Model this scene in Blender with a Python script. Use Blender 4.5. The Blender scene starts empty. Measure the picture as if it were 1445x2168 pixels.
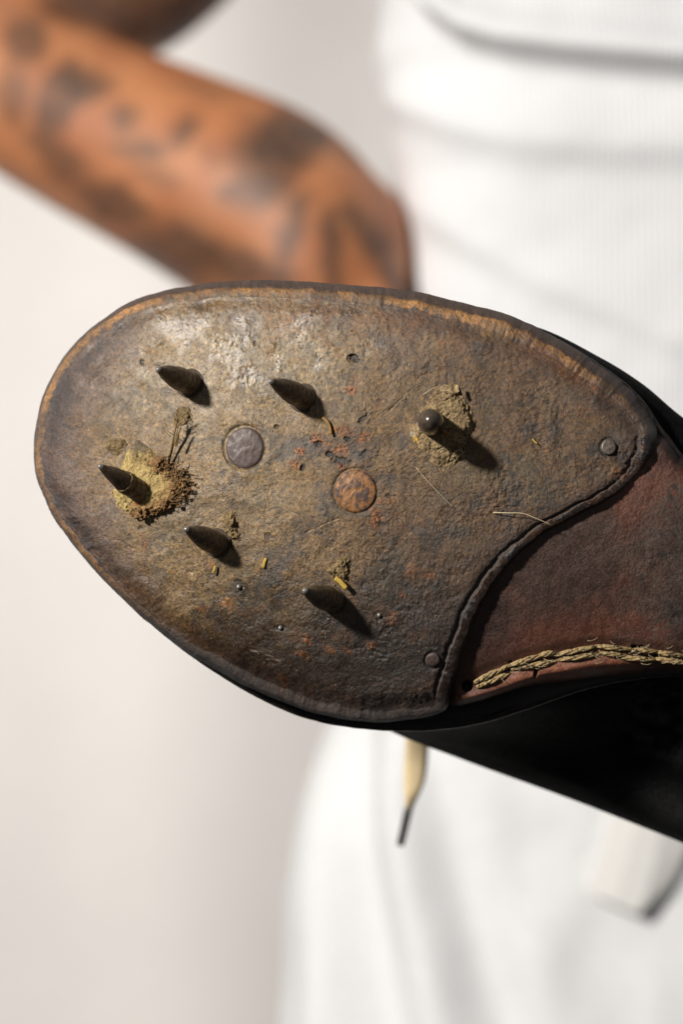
import bpy, bmesh, math, random
import numpy as np
from mathutils import Vector, Matrix

random.seed(7)
rng = np.random.default_rng(11)
scene = bpy.context.scene
COL = scene.collection

# ---------------------------------------------------------------- camera, world, light, exposure
S = 0.000112            # metres per unit of the sole's working grid (a 1445 x 2168 field, 16 x 24 cm)
DIST = 0.62             # camera to the ball of the sole
DP = DIST / S
cam_d = bpy.data.cameras.new("camera")
cam = bpy.data.objects.new("camera", cam_d)
COL.objects.link(cam)
cam.location = (0, -DIST, 0)
cam.rotation_euler = (math.radians(90), 0, 0)
cam_d.sensor_fit = 'VERTICAL'
cam_d.sensor_height = 36.0
cam_d.lens = 36.0 * DIST / (2168 * S)
cam_d.clip_start = 0.01
cam_d.clip_end = 50
cam_d.dof.use_dof = True
cam_d.dof.focus_distance = DIST + 0.002
cam_d.dof.aperture_fstop = 8.8
cam_d.dof.aperture_blades = 9
scene.camera = cam

world = bpy.data.worlds.new("World")
scene.world = world
world.use_nodes = True
wb = world.node_tree.nodes["Background"]
wb.inputs[0].default_value = (0.93, 0.96, 1.0, 1)
wb.inputs[1].default_value = 0.15


def lamp(name, loc, target, power, size, color=(1, 1, 1)):
    d = bpy.data.lights.new(name, 'AREA')
    d.shape = 'DISK'
    d.size = size
    d.energy = power
    d.color = color
    o = bpy.data.objects.new(name, d)
    COL.objects.link(o)
    o.location = loc
    o.rotation_euler = (Vector(target) - Vector(loc)).to_track_quat('-Z', 'Y').to_euler()
    return o


lamp("studio_key_lamp", (-1.13, -1.17, 0.79), (0.0, 0.1, 0.0), 66, 0.16, (1.0, 0.965, 0.915))
bl_ = lamp("added_backdrop_fill", (-1.5, 0.85, 1.2), (-0.15, 1.75, -0.30), 6.4, 0.9, (1.0, 0.97, 0.93))  # unseen lamp added to brighten the backdrop
bl_.data.spread = math.radians(62)

scene.view_settings.view_transform = 'Standard'
scene.view_settings.look = 'None'
scene.view_settings.exposure = 0.0
scene.view_settings.gamma = 1.0


# ---------------------------------------------------------------- helpers
def sm(a, b, x):
    t = np.clip((x - a) / (b - a), 0, 1)
    return t * t * (3 - 2 * t)


def perlin(x, y, seed=0):
    x = np.asarray(x, float); y = np.asarray(y, float)
    xi = np.floor(x).astype(np.int64); yi = np.floor(y).astype(np.int64)
    xf = x - xi; yf = y - yi

    def g(ix, iy):
        h = (ix * 374761393 + iy * 668265263 + seed * 982451653) & 0xffffffff
        h = ((h ^ (h >> 13)) * 1274126177) & 0xffffffff
        h = h ^ (h >> 16)
        a = (h & 0xffff) / 65536.0 * 2 * np.pi
        return np.cos(a), np.sin(a)
    u = xf * xf * xf * (xf * (xf * 6 - 15) + 10)
    v = yf * yf * yf * (yf * (yf * 6 - 15) + 10)
    r = []
    for dx in (0, 1):
        for dy in (0, 1):
            gx, gy = g(xi + dx, yi + dy)
            r.append(gx * (xf - dx) + gy * (yf - dy))
    a = r[0] * (1 - v) + r[1] * v
    b = r[2] * (1 - v) + r[3] * v
    return (a * (1 - u) + b * u) * 1.5


def fbm(x, y, wl, octaves=4, seed=0, gain=0.5):
    s = 0; a = 1.0; n = 0
    for i in range(octaves):
        s = s + a * perlin(x / wl + 17.3 * i, y / wl - 9.1 * i, seed + i)
        n += a
        a *= gain; wl /= 2.03
    return s / n


def pt(px, py, d):
    """grid coordinates and depth (grid units behind the ball of the sole) -> metres"""
    px = np.asarray(px, float); py = np.asarray(py, float); d = np.asarray(d, float)
    k = 1 + d / DP
    return np.stack([(px - 722.5) * S * k, d * S + 0 * px, (1084 - py) * S * k], -1)


def ptm(px, py, dm):
    return pt(px, py, np.asarray(dm, float) / S)


def spline(ctrl, n, closed=True):
    """centripetal-ish Catmull-Rom, resampled to n points by arc length"""
    c = np.asarray(ctrl, float)
    m = len(c)
    segs = m if closed else m - 1
    out = []
    tt = np.linspace(0, 1, 40, endpoint=False)[:, None]
    for i in range(segs):
        if closed:
            p0, p1, p2, p3 = c[(i - 1) % m], c[i], c[(i + 1) % m], c[(i + 2) % m]
        else:
            p0, p1, p2, p3 = c[max(i - 1, 0)], c[i], c[i + 1], c[min(i + 2, m - 1)]
        out.append(0.5 * ((2 * p1) + (p2 - p0) * tt + (2 * p0 - 5 * p1 + 4 * p2 - p3) * tt ** 2 + (3 * p1 - p0 - 3 * p2 + p3) * tt ** 3))
    out = np.concatenate(out + ([] if closed else [c[-1:]]))
    loop = np.concatenate([out, out[:1]]) if closed else out
    ds = np.linalg.norm(np.diff(loop[:, :2], axis=0), axis=1)
    s = np.concatenate([[0], np.cumsum(ds)])
    q = np.linspace(0, s[-1], n, endpoint=not closed)
    return np.stack([np.interp(q, s, loop[:, k]) for k in range(c.shape[1])], -1)


def catmull_uniform(ctrl, per):
    c = np.asarray(ctrl, float); m = len(c)
    out = []
    tt = np.linspace(0, 1, per, endpoint=False)[:, None]
    for i in range(m):
        p0, p1, p2, p3 = c[(i - 1) % m], c[i], c[(i + 1) % m], c[(i + 2) % m]
        out.append(0.5 * ((2 * p1) + (p2 - p0) * tt + (2 * p0 - 5 * p1 + 4 * p2 - p3) * tt ** 2 + (3 * p1 - p0 - 3 * p2 + p3) * tt ** 3))
    return np.concatenate(out)


def grid_mesh(name, V, wrap=True, cap_first=False, cap_last=False, flip=False):
    """V (R, N, 3): R rows of N points; rows joined, wrapped round in N if wrap"""
    R, N = V.shape[:2]
    idx = np.arange(R * N).reshape(R, N)
    if wrap:
        nx = np.roll(idx, -1, 1)
        q = np.stack([idx[:-1], nx[:-1], nx[1:], idx[1:]], -1).reshape(-1, 4)
    else:
        q = np.stack([idx[:-1, :-1], idx[:-1, 1:], idx[1:, 1:], idx[1:, :-1]], -1).reshape(-1, 4)
    if flip:
        q = q[:, ::-1]
    verts = V.reshape(-1, 3)
    loops = [q.ravel()]; starts = np.arange(len(q)) * 4; tot = np.full(len(q), 4)
    extra = []
    if cap_first:
        extra.append(idx[0][::-1] if not flip else idx[0])
    if cap_last:
        extra.append(idx[-1] if not flip else idx[-1][::-1])
    st = len(q) * 4
    for e in extra:
        loops.append(e); starts = np.append(starts, st); tot = np.append(tot, len(e)); st += len(e)
    loops = np.concatenate(loops)
    me = bpy.data.meshes.new(name)
    me.vertices.add(len(verts)); me.vertices.foreach_set("co", verts.astype(np.float32).ravel())
    me.loops.add(len(loops)); me.loops.foreach_set("vertex_index", loops.astype(np.int32))
    me.polygons.add(len(starts)); me.polygons.foreach_set("loop_start", starts.astype(np.int32))
    me.polygons.foreach_set("loop_total", tot.astype(np.int32))
    me.polygons.foreach_set("use_smooth", np.ones(len(starts), bool))
    me.update(calc_edges=True)
    me.validate()
    return me


def attr(me, name, arr):
    arr = np.asarray(arr, np.float32)
    if arr.ndim == 2:
        a = me.attributes.new(name, 'FLOAT_COLOR', 'POINT')
        if arr.shape[1] == 3:
            arr = np.concatenate([arr, np.ones((len(arr), 1), np.float32)], 1)
        a.data.foreach_set('color', arr.ravel())
    else:
        a = me.attributes.new(name, 'FLOAT', 'POINT')
        a.data.foreach_set('value', arr)


def link(name, me, mat=None, parent=None, label=None, cat=None, group=None, kind=None):
    o = bpy.data.objects.new(name, me)
    COL.objects.link(o)
    if mat and not me.materials:
        me.materials.append(mat)
    if parent is not None:
        o.parent = parent
        o.matrix_parent_inverse = PINV[parent.name]
    if label: o['label'] = label
    if cat: o['category'] = cat
    if group: o['group'] = group
    if kind: o['kind'] = kind
    return o


PINV = {}


def thing(name, loc, label, cat):
    o = bpy.data.objects.new(name, None)
    COL.objects.link(o)
    o.location = loc
    o.empty_display_size = 0.02
    o['label'] = label
    o['category'] = cat
    PINV[o.name] = Matrix.Translation(-Vector(loc))
    return o


class Acc:
    """collects small pieces into one mesh"""
    def __init__(self):
        self.v = []; self.f = []; self.n = 0

    def add(self, v, f):
        self.v.append(np.asarray(v, float)); self.f += [tuple(i + self.n for i in q) for q in f]; self.n += len(v)

    def tube(self, P, r, seg=7, twist=0.0):
        P = np.asarray(P, float); n = len(P)
        r = np.broadcast_to(np.asarray(r, float), (n,))
        T = np.gradient(P, axis=0); T /= np.linalg.norm(T, axis=1)[:, None] + 1e-12
        up = np.array([0, -1.0, 0.15])
        A = np.cross(T, up); A /= np.linalg.norm(A, axis=1)[:, None] + 1e-9
        B = np.cross(A, T)
        th = np.linspace(0, 2 * np.pi, seg, endpoint=False)
        ring = P[:, None] + r[:, None, None] * (A[:, None] * np.cos(th)[None, :, None] + B[:, None] * np.sin(th)[None, :, None])
        f = []
        for i in range(n - 1):
            for k in range(seg):
                f.append((i * seg + k, i * seg + (k + 1) % seg, (i + 1) * seg + (k + 1) % seg, (i + 1) * seg + k))
        f.append(tuple(range(seg))[::-1]); f.append(tuple((n - 1) * seg + k for k in range(seg)))
        self.add(ring.reshape(-1, 3), f)

    def lump(self, c, r, seed=0):
        v, f = ICO
        rr = random.Random(seed)
        sc = np.array([rr.uniform(.6, 1.2), rr.uniform(.6, 1.1), rr.uniform(.6, 1.2)]) * r
        jit = np.array([rr.uniform(.65, 1.25) for _ in range(len(v))])[:, None]
        a = rr.uniform(0, 6.28); ca, sa = math.cos(a), math.sin(a)
        w = v * jit * sc
        w = np.stack([w[:, 0] * ca - w[:, 2] * sa, w[:, 1], w[:, 0] * sa + w[:, 2] * ca], -1)
        self.add(np.asarray(c) + w, f)

    def mesh(self, name, smooth=True):
        me = bpy.data.meshes.new(name)
        me.from_pydata(np.concatenate(self.v).tolist(), [], self.f)
        me.polygons.foreach_set("use_smooth", np.full(len(me.polygons), smooth))
        me.update()
        return me


def _ico():
    b = bmesh.new()
    bmesh.ops.create_icosphere(b, subdivisions=2, radius=1.0)
    v = np.array([x.co[:] for x in b.verts]); f = [tuple(q.index for q in p.verts) for p in b.faces]
    b.free()
    return v, f


ICO = _ico()


# ---------------------------------------------------------------- materials
def new_mat(name):
    m = bpy.data.materials.new(name)
    m.use_nodes = True
    nt = m.node_tree
    return m, nt, nt.nodes, nt.links, nt.nodes["Principled BSDF"]


def n_noise(nt, co, scale, detail=4, rough=0.55, dist=0.0):
    n = nt.nodes.new('ShaderNodeTexNoise')
    n.inputs['Scale'].default_value = scale
    n.inputs['Detail'].default_value = detail
    n.inputs['Roughness'].default_value = rough
    n.inputs['Distortion'].default_value = dist
    nt.links.new(co, n.inputs['Vector'])
    return n.outputs['Fac']


def n_range(nt, v, a, b, c, d):
    n = nt.nodes.new('ShaderNodeMapRange')
    n.inputs[1].default_value = a; n.inputs[2].default_value = b
    n.inputs[3].default_value = c; n.inputs[4].default_value = d
    nt.links.new(v, n.inputs[0])
    return n.outputs[0]


def n_math(nt, op, a, b=None):
    n = nt.nodes.new('ShaderNodeMath'); n.operation = op
    for i, x in enumerate((a, b)):
        if x is None: continue
        if isinstance(x, (int, float)): n.inputs[i].default_value = x
        else: nt.links.new(x, n.inputs[i])
    return n.outputs[0]


def n_mix(nt, fac, a, b, mode='MIX'):
    n = nt.nodes.new('ShaderNodeMix'); n.data_type = 'RGBA'; n.blend_type = mode
    for sock, x in ((n.inputs[0], fac), (n.inputs[6], a), (n.inputs[7], b)):
        if isinstance(x, (int, float)): sock.default_value = x
        elif isinstance(x, tuple): sock.default_value = (*x, 1)
        else: nt.links.new(x, sock)
    return n.outputs[2]


def n_attr(nt, name):
    n = nt.nodes.new('ShaderNodeAttribute'); n.attribute_name = name
    return n


def n_co(nt):
    return nt.nodes.new('ShaderNodeTexCoord').outputs['Object']


def n_bump(nt, h, dist, strength=1.0, normal=None):
    n = nt.nodes.new('ShaderNodeBump')
    n.inputs['Distance'].default_value = dist
    n.inputs['Strength'].default_value = strength
    nt.links.new(h, n.inputs['Height'])
    if normal: nt.links.new(normal, n.inputs['Normal'])
    return n.outputs[0]


def pigment_mat(name, contrast=0.45, bump=0.00008, spec=0.5, scale=1.0, fleck=0.0):
    """colour and gloss from the mesh's own pigment layers, grain and fine relief from noise"""
    m, nt, N, L, bs = new_mat(name)
    co = n_co(nt)
    a = n_attr(nt, 'pigment'); g = n_attr(nt, 'gloss')
    n1 = n_noise(nt, co, 1250 * scale, 6, 0.66)
    n2 = n_noise(nt, co, 4200 * scale, 3, 0.6)
    n3 = n_noise(nt, co, 260 * scale, 4, 0.6)
    n4 = n_noise(nt, co, 1900 * scale, 5, 0.7, .6)
    grain = n_math(nt, 'ADD', n_range(nt, n1, .3, .7, 1 - contrast, 1 + contrast), n_range(nt, n2, .25, .75, -contrast * .7, contrast * .7))
    grain = n_math(nt, 'MULTIPLY', grain, n_range(nt, n3, .3, .7, .8, 1.22))
    grain = n_math(nt, 'MULTIPLY', grain, n_range(nt, n4, .36, .46, 1 - contrast, 1.06))
    grain = n_math(nt, 'MAXIMUM', grain, 0.12)
    cmb = nt.nodes.new('ShaderNodeCombineColor')
    for i in range(3): L.new(grain, cmb.inputs[i])
    c = n_mix(nt, 1.0, a.outputs['Color'], cmb.outputs[0], 'MULTIPLY')
    if fleck:
        fl = n_range(nt, n_noise(nt, co, 2100 * scale, 2, .5), .72, .76, 0, fleck)
        c = n_mix(nt, fl, c, (.32, .27, .19))
    L.new(c, bs.inputs['Base Color'])
    r = n_math(nt, 'ADD', g.outputs['Fac'], n_range(nt, n1, .3, .7, -.10, .12))
    L.new(r, bs.inputs['Roughness'])
    bs.inputs['Specular IOR Level'].default_value = spec
    h = n_math(nt, 'ADD', n1, n_math(nt, 'MULTIPLY', n2, .35))
    nb = n_bump(nt, h, bump * 4)
    L.new(n_range(nt, g.outputs['Fac'], .25, .6, .45, 1.0), nb.node.inputs['Strength'])
    L.new(nb, bs.inputs['Normal'])
    return m


M_SOLE = pigment_mat('worn_sole_leather', .58, .00010, .75, 1.0, .5)
M_SHANK = pigment_mat('shank_leather', .45, .00006, .4, 1.3, .3)
M_MUD = pigment_mat('dried_mud', .45, .00010, .25, 1.2, .4)


def plain_mat(name, col, rough=.5, spec=.5, metal=0, var=0.3, scale=600, bump=0.0, col2=None, ramp=(.4, .62)):
    m, nt, N, L, bs = new_mat(name)
    co = n_co(nt)
    n1 = n_noise(nt, co, scale, 5, .6)
    base = n_mix(nt, n_range(nt, n1, ramp[0], ramp[1], 0, 1), tuple(col), tuple(col2) if col2 else tuple(c * (1 - var) for c in col))
    L.new(base, bs.inputs['Base Color'])
    L.new(n_range(nt, n1, .3, .7, max(rough - .12, .02), rough + .12), bs.inputs['Roughness'])
    bs.inputs['Specular IOR Level'].default_value = spec
    bs.inputs['Metallic'].default_value = metal
    if bump:
        L.new(n_bump(nt, n1, bump), bs.inputs['Normal'])
    return m


M_SPIKE = plain_mat('dark_spike_steel', (.125, .088, .056), .42, .5, .1, .5, 700, .00035, (.050, .034, .022))
_n = M_SPIKE.node_tree
_c = _n.nodes.new('ShaderNodeSeparateXYZ'); _n.links.new(n_co(_n), _c.inputs[0])
_t = n_range(_n, _c.outputs[2], 118 * S, 142 * S, 0, 1)
_b = _n.nodes["Principled BSDF"]
_old = _b.inputs['Roughness'].links[0].from_socket
_n.links.new(n_math(_n, 'ADD', n_math(_n, 'MULTIPLY', _old, n_range(_n, _t, 0, 1, 1, .25)), n_range(_n, _t, 0, 1, 0, .14)), _b.inputs['Roughness'])
_n.links.new(n_range(_n, _c.outputs[2], 142 * S, 149 * S, .08, .6), _b.inputs['Metallic'])
_ob = _b.inputs['Base Color'].links[0].from_socket
_n.links.new(n_mix(_n, n_range(_n, _c.outputs[2], 142 * S, 149 * S, 0, 1), _ob, (.30, .28, .26)), _b.inputs['Base Color'])
M_RIVET = plain_mat('brown_rivet_steel', (.080, .058, .051), .5, .4, .1, .5, 700, .0002, (.05, .028, .02), (.45, .7))
M_RUSTY = plain_mat('rusted_rivet_steel', (.215, .095, .028), .55, .5, .1, .5, 560, .0004, (.052, .028, .022), (.44, .60))
M_NAIL = plain_mat('nail_steel', (.20, .165, .14), .42, .6, .5, .5, 900, .0001, (.10, .075, .06))
M_PIN = plain_mat('bright_pin_steel', (.20, .18, .16), .42, .6, .5, .3, 800)
M_BLACK = pigment_mat('black_upper_leather', .5, .00012, .06, .8)
M_WELT = plain_mat('black_welt_leather', (.009, .008, .008), .38, .25, 0, .4, 700, .00012, (.022, .017, .014))
M_CORD = plain_mat('waxed_cord', (.31, .215, .095), .6, .3, 0, .5, 1000, .0004, (.028, .020, .011), (.47, .62))
M_LACE = plain_mat('cotton_lace', (.62, .49, .29), .8, .2, 0, .12, 900, .0001)
M_AGLET = plain_mat('lace_tip', (.018, .014, .013), .4, .5, 0, .3, 500)
M_STRAW = plain_mat('dry_straw', (.42, .27, .05), .6, .3, 0, .35, 900, .00005)
M_HAIR = plain_mat('pale_hair', (.50, .40, .24), .5, .4, 0, .2, 900)
M_STEM = plain_mat('dry_grass', (.20, .125, .05), .7, .2, 0, .5, 900, .00008)
M_CRUMB = plain_mat('soil_crumb', (.21, .115, .045), .85, .15, 0, .5, 700, .0003, (.10, .062, .030))
M_HOLE = plain_mat('dirt_in_hole', (.004, .003, .003), .9, .1)


# ---------------------------------------------------------------- the sole: form of the ball and toe
def form(px, py):
    """smooth depth of the forefoot: toe curls back to the left, ball is convex, arch drops off to the right"""
    px = np.asarray(px, float); py = np.asarray(py, float)
    u = 950 - px
    f = np.where(u > 0, 0.20 / 900 * u * u, 0.16 / 900 * np.minimum(-u, 1200) ** 2)
    v = 1050 - py
    f = f + np.where(v > 0, 0.19 / 600 * v * v, 0.42 / 600 * np.minimum(-v, 520) ** 2)
    return f


# outline of the forefoot plate: x, y, width of dark edge, width of rubbed chamfer
OUT = [(72, 945, 4, 15), (74, 912, 4, 16), (80, 882, 4, 16), (91, 840, 4, 17), (108, 801, 5, 17), (127, 768, 5, 17), (147, 741, 6, 18), (175, 710, 6, 18),
       (216, 677, 8, 18), (258, 649, 10, 18), (299, 630, 11, 18), (354, 613, 13, 18), (400, 606, 14, 18), (455, 598, 16, 17), (524, 593.5, 18, 17), (594, 593.5, 18, 18),
       (663, 597, 18, 18), (732, 602.5, 18, 19), (800, 608, 20, 18), (863, 615, 22, 18), (918, 626, 22, 20), (974, 640, 22, 22), (1029, 653, 20, 26),
       (1071, 665, 20, 28), (1112, 682, 22, 26), (1136, 693, 22, 24), (1178, 717, 22, 22), (1225, 743, 24, 22), (1266, 773, 24, 20), (1308, 803, 24, 18),
       (1344, 834, 24, 18), (1369, 868, 22, 18), (1385, 897, 18, 18), (1391, 920, 16, 18), (1388, 946, 16, 18), (1376, 978, 14, 18), (1350, 1012, 10, 16),
       (1318, 1042, 10, 14), (1282, 1066, 10, 13), (1236, 1089, 10, 13), (1190, 1113, 10, 13), (1150, 1137, 10, 13), (1112, 1165, 10, 13), (1082, 1196, 10, 14), (1057, 1228, 10, 15),
       (1025, 1278, 10, 16), (999, 1335, 10, 17), (983, 1381, 10, 17), (972, 1410, 10, 17), (963, 1437, 10, 18), (957, 1462, 10, 18), (952, 1489, 10, 18),
       (940, 1505, 8, 18), (913, 1516, 6, 18), (871, 1523, 6, 18), (816, 1529, 6, 20), (761, 1527, 6, 20), (705, 1519, 6, 22), (650, 1505, 6, 22), (604, 1488, 7, 22),
       (549, 1466, 8, 22), (494, 1439, 9, 20), (438, 1408, 10, 18), (400, 1386, 10, 16), (355, 1351, 9, 14), (300, 1307, 8, 12), (255, 1263, 7, 12), (216, 1224, 6, 12),
       (175, 1177, 5, 13), (141, 1135, 5, 14), (114, 1097, 5, 14), (94, 1055, 4, 14), (80, 1019, 4, 14), (73.5, 983, 4, 14)]
NA = 1500
OC = spline(OUT, NA)
TANG = np.roll(OC[:, :2], -3, 0) - np.roll(OC[:, :2], 3, 0)
TANG /= np.linalg.norm(TANG, axis=1)[:, None]
INW = np.stack([-TANG[:, 1], TANG[:, 0]], -1)       # towards the inside
CEN = np.array([640.0, 1060.0])
if np.mean(np.sum(INW * (CEN - OC[:, :2]), 1)) < 0:
    INW = -INW
for _ in range(6):
    INW = (INW + np.roll(INW, 1, 0) + np.roll(INW, -1, 0)) / 3
INW /= np.linalg.norm(INW, axis=1)[:, None]
# worn wobble of the edge
wob = fbm(OC[:, 0] * 1.0, OC[:, 1] * 1.0, 60, 3, 91) * 2.2 + fbm(OC[:, 0], OC[:, 1], 14, 2, 92) * .6
O2 = OC[:, :2] + INW * wob[:, None]
WE = OC[:, 2] + 4.5 * fbm(OC[:, 0], OC[:, 1], 38, 3, 93)
WE = np.maximum(WE, 2.5)
WC = np.maximum(OC[:, 3] + 5.0 * fbm(OC[:, 0], OC[:, 1], 50, 3, 94), 6)
M2 = O2 + INW * WE[:, None]
I2 = M2 + INW * WC[:, None]


def ell(px, py, cx, cy, rx, ry, rot=0, soft=.35, warp=0.0, wl=25, seed=5):
    """1 inside an ellipse, 0 outside, with a noisy border"""
    c, s = math.cos(math.radians(rot)), math.sin(math.radians(rot))
    dx, dy = px - cx, py - cy
    a = (dx * c + dy * s) / rx; b = (-dx * s + dy * c) / ry
    d = np.sqrt(a * a + b * b)
    if warp:
        d = d + warp * fbm(px, py, wl, 3, seed)
    return 1 - sm(1 - soft, 1 + soft, d)


def stroke(px, py, pts, w, soft=.6, warp=0.0, wl=18, seed=8):
    """1 along a polyline of half width w"""
    d = np.full(np.shape(px), 1e9)
    for (x0, y0), (x1, y1) in zip(pts[:-1], pts[1:]):
        vx, vy = x1 - x0, y1 - y0
        t = np.clip(((px - x0) * vx + (py - y0) * vy) / (vx * vx + vy * vy), 0, 1)
        d = np.minimum(d, np.hypot(px - x0 - t * vx, py - y0 - t * vy))
    if warp:
        d = d + warp * w * fbm(px, py, wl, 3, seed)
    return 1 - sm(w * (1 - soft), w * (1 + soft), d)


RUST = [(722, 912, 22, 9, 10), (671, 931, 14, 10, 30), (634, 952, 10, 9, 40), (719, 953, 14, 10, 20), (626, 985, 12, 8, 20), (723, 986, 8, 9, 0), (770, 925, 8, 12, 40),
        (795, 1096, 9, 24, 12), (742, 826, 9, 8, 0), (752, 802, 6, 7, 0), (305, 1145, 6, 18, -8), (482, 1277, 14, 9, 30), (826, 1058, 6, 10, 10), (700, 938, 9, 5, 0),
        (830, 1308, 10, 14, 30), (852, 1256, 8, 8, 0), (640, 1385, 16, 7, 20), (735, 1375, 10, 8, 10), (600, 1440, 8, 12, 0), (785, 1363, 10, 8, 0), (1310, 1002, 12, 10, 0),
        (868, 1206, 10, 14, 0), (906, 1216, 12, 9, 0), (1067, 990, 5, 5, 0), (428, 1288, 12, 8, 0), (650, 1352, 12, 9, 20), (700, 1378, 9, 8, 20), (445, 1195, 6, 6, 0)]
HOLES = [(748, 759, 11, 7, 20, 9), (770, 886, 5, 10, 50, 5), (1179, 880, 3, 9, 20, 5), (696, 961, 8, 6, 20, 5), (735, 930, 7, 5, 0, 5), (673, 940, 7, 6, 0, 5), (722, 975, 16, 8, 10, 6),
         (298, 1118, 4, 5, 0, 4), (540, 728, 3, 5, 0, 4), (585, 903, 5, 4, 0, 4), (500, 1120, 8, 14, 15, 7), (490, 1148, 5, 9, 40, 6), (506, 1240, 9, 11, 0, 3), (802, 1304, 9, 9, 0, 3),
         (594, 1330, 9, 7, 0, 3), (1313, 966, 17, 14, 40, 4), (566, 1135, 11, 6, 20, 3), (641, 990, 5, 8, 30, 5), (770, 960, 9, 7, 0, 4), (300, 768, 4, 6, 0, 5), (823, 1050, 5, 6, 0, 4)]


RIVETS = [(518, 948.5, 43, 46.5), (752, 1040, 46, 47)]
NAILS = [(1287.5, 946.5, 17), (915.5, 1398, 16)]


def relief(px, py, detail=True):
    """height above the smooth form, in grid units, and the pigment masks"""
    px = np.asarray(px, float); py = np.asarray(py, float)
    wx = px + 14 * fbm(px, py, 70, 3, 31); wy = py + 14 * fbm(px, py, 70, 3, 32)
    rough_r = sm(350, 1150, px + .25 * (py - 1000))            # right and lower side: fuzzy, granular
    top = ell(px, py, 520, 720, 330, 130, 0, .6)
    h = 7 * fbm(wx, wy, 190, 3, 1) + 3.4 * fbm(wx, wy, 62, 3, 2)
    patch = sm(-.25, .35, fbm(px, py, 85, 3, 19)) * .8 + .4
    n20 = fbm(wx, wy, 24, 4, 3)
    h = h + n20 * (1.0 + 2.4 * rough_r) * patch
    h = h + (fbm(px, py, 11, 2, 4) * (0.30 + 1.6 * rough_r) + fbm(px, py, 5.5, 1, 17) * (.12 + .75 * rough_r)) * patch
    # blistered, polished lumps of the upper toe
    bl = fbm(px, py, 26, 2, 6)
    h = h + top * 1.3 * sm(.1, .6, bl) + top * .9 * fbm(px, py, 15, 3, 16)
    glz = top * sm(-.05, .25, fbm(wx, wy, 75, 3, 20))
    h = h + glz * (.65 * fbm(px, py, 10, 2, 21) + .4 * fbm(px, py, 5.5, 1, 22))
    # streaky creases
    ang = 0.9
    cx = px * math.cos(ang) + py * math.sin(ang); cy = -px * math.sin(ang) + py * math.cos(ang)
    st = fbm(cx, cy * 2.6, 60, 4, 7)
    h = h + st * 1.8 * rough_r
    # cracks
    cr = np.abs(fbm(wx, wy, 85, 3, 9))
    crm = (1 - sm(.0, .014, cr)) * sm(.05, .3, fbm(px, py, 120, 2, 10) + .12 * rough_r)
    crm = crm * sm(-.1, .25, fbm(px, py, 30, 2, 18)) * .6
    h = h - 2.2 * crm
    hole = np.zeros(px.shape)
    for (x, y, a, b, r, dpt) in HOLES:
        k = ell(px, py, x, y, a, b, r, .5, 1.0, 12, 12)
        h = h - dpt * .8 * k
        hole = np.maximum(hole, k * min(1, dpt / 5))
    rust = np.zeros(px.shape)
    for q_, (x, y, a, b, r) in enumerate(RUST):
        k = ell(px, py, x, y, a, b, r, .6, 1.3, 13, 13) * (1 if q_ < 9 else .55)
        rust = np.maximum(rust, k)
    rb = fbm(px, py, 7, 2, 15)
    h = h + rust * (.3 + 2.2 * rb)
    scr = np.zeros(px.shape)
    rs = random.Random(21)
    for _k in range(46):
        x0 = rs.uniform(200, 1250); y0 = rs.uniform(680, 1450); a_ = rs.gauss(.5, .6); l_ = rs.uniform(20, 85)
        x1, y1 = x0 + l_ * math.cos(a_), y0 + l_ * math.sin(a_)
        bx = (px > min(x0, x1) - 8) & (px < max(x0, x1) + 8) & (py > min(y0, y1) - 8) & (py < max(y0, y1) + 8)
        if bx.any():
            qx0, qy0 = px[bx], py[bx]
            scr[bx] = np.maximum(scr[bx], stroke(qx0, qy0, [(x0, y0), ((x0 + x1) / 2 + 3, (y0 + y1) / 2 - 3), (x1, y1)], rs.uniform(1.1, 2.2), .7) * sm(-.4, .2, fbm(qx0, qy0, 16, 2, 23)))
    h = h - 1.6 * scr
    # seats pressed round the rivets, nails
    for (x, y, a, b) in RIVETS:
        d = np.sqrt(((px - x) / a) ** 2 + ((py - y) / b) ** 2)
        h = h * (1 - .8 * (1 - sm(.9, 1.25, d))) - 2 * np.exp(-((d - 1.02) / .06) ** 2) + .8 * np.exp(-((d - 1.25) / .13) ** 2)
    for (x, y, a) in NAILS:
        d = np.hypot(px - x, py - y) / a
        h = h * (1 - .8 * (1 - sm(.9, 1.3, d))) - 4 * np.exp(-((d - 1.08) / .14) ** 2)
    # little bumps over buried nails
    for (x, y, a, hh) in ((577, 731, 7, 5), (524, 690, 12, 3), (560, 690, 9, 3), (440, 660, 8, 2.5), (337, 724, 8, 4), (312, 739, 7, 3), (303, 810, 9, 3), (215, 855, 9, 3)):
        h = h + hh * np.exp(-((px - x) ** 2 + (py - y) ** 2) / (a * a))
    return h, dict(rough_r=rough_r, top=top, n20=n20, st=st, crm=crm, hole=hole, rust=rust, bl=bl, glz=glz, scr=scr)


def surf(px, py):
    """depth of the finished plate surface (grid units)"""
    h, _ = relief(np.atleast_1d(px), np.atleast_1d(py))
    d = form(np.atleast_1d(px), np.atleast_1d(py)) - h
    return d if np.ndim(px) else float(d[0])


def lerp(a, b, t):
    a = np.asarray(a, float); b = np.asarray(b, float)
    t = np.asarray(t)[..., None]
    return a * (1 - t) + b * t


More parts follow.
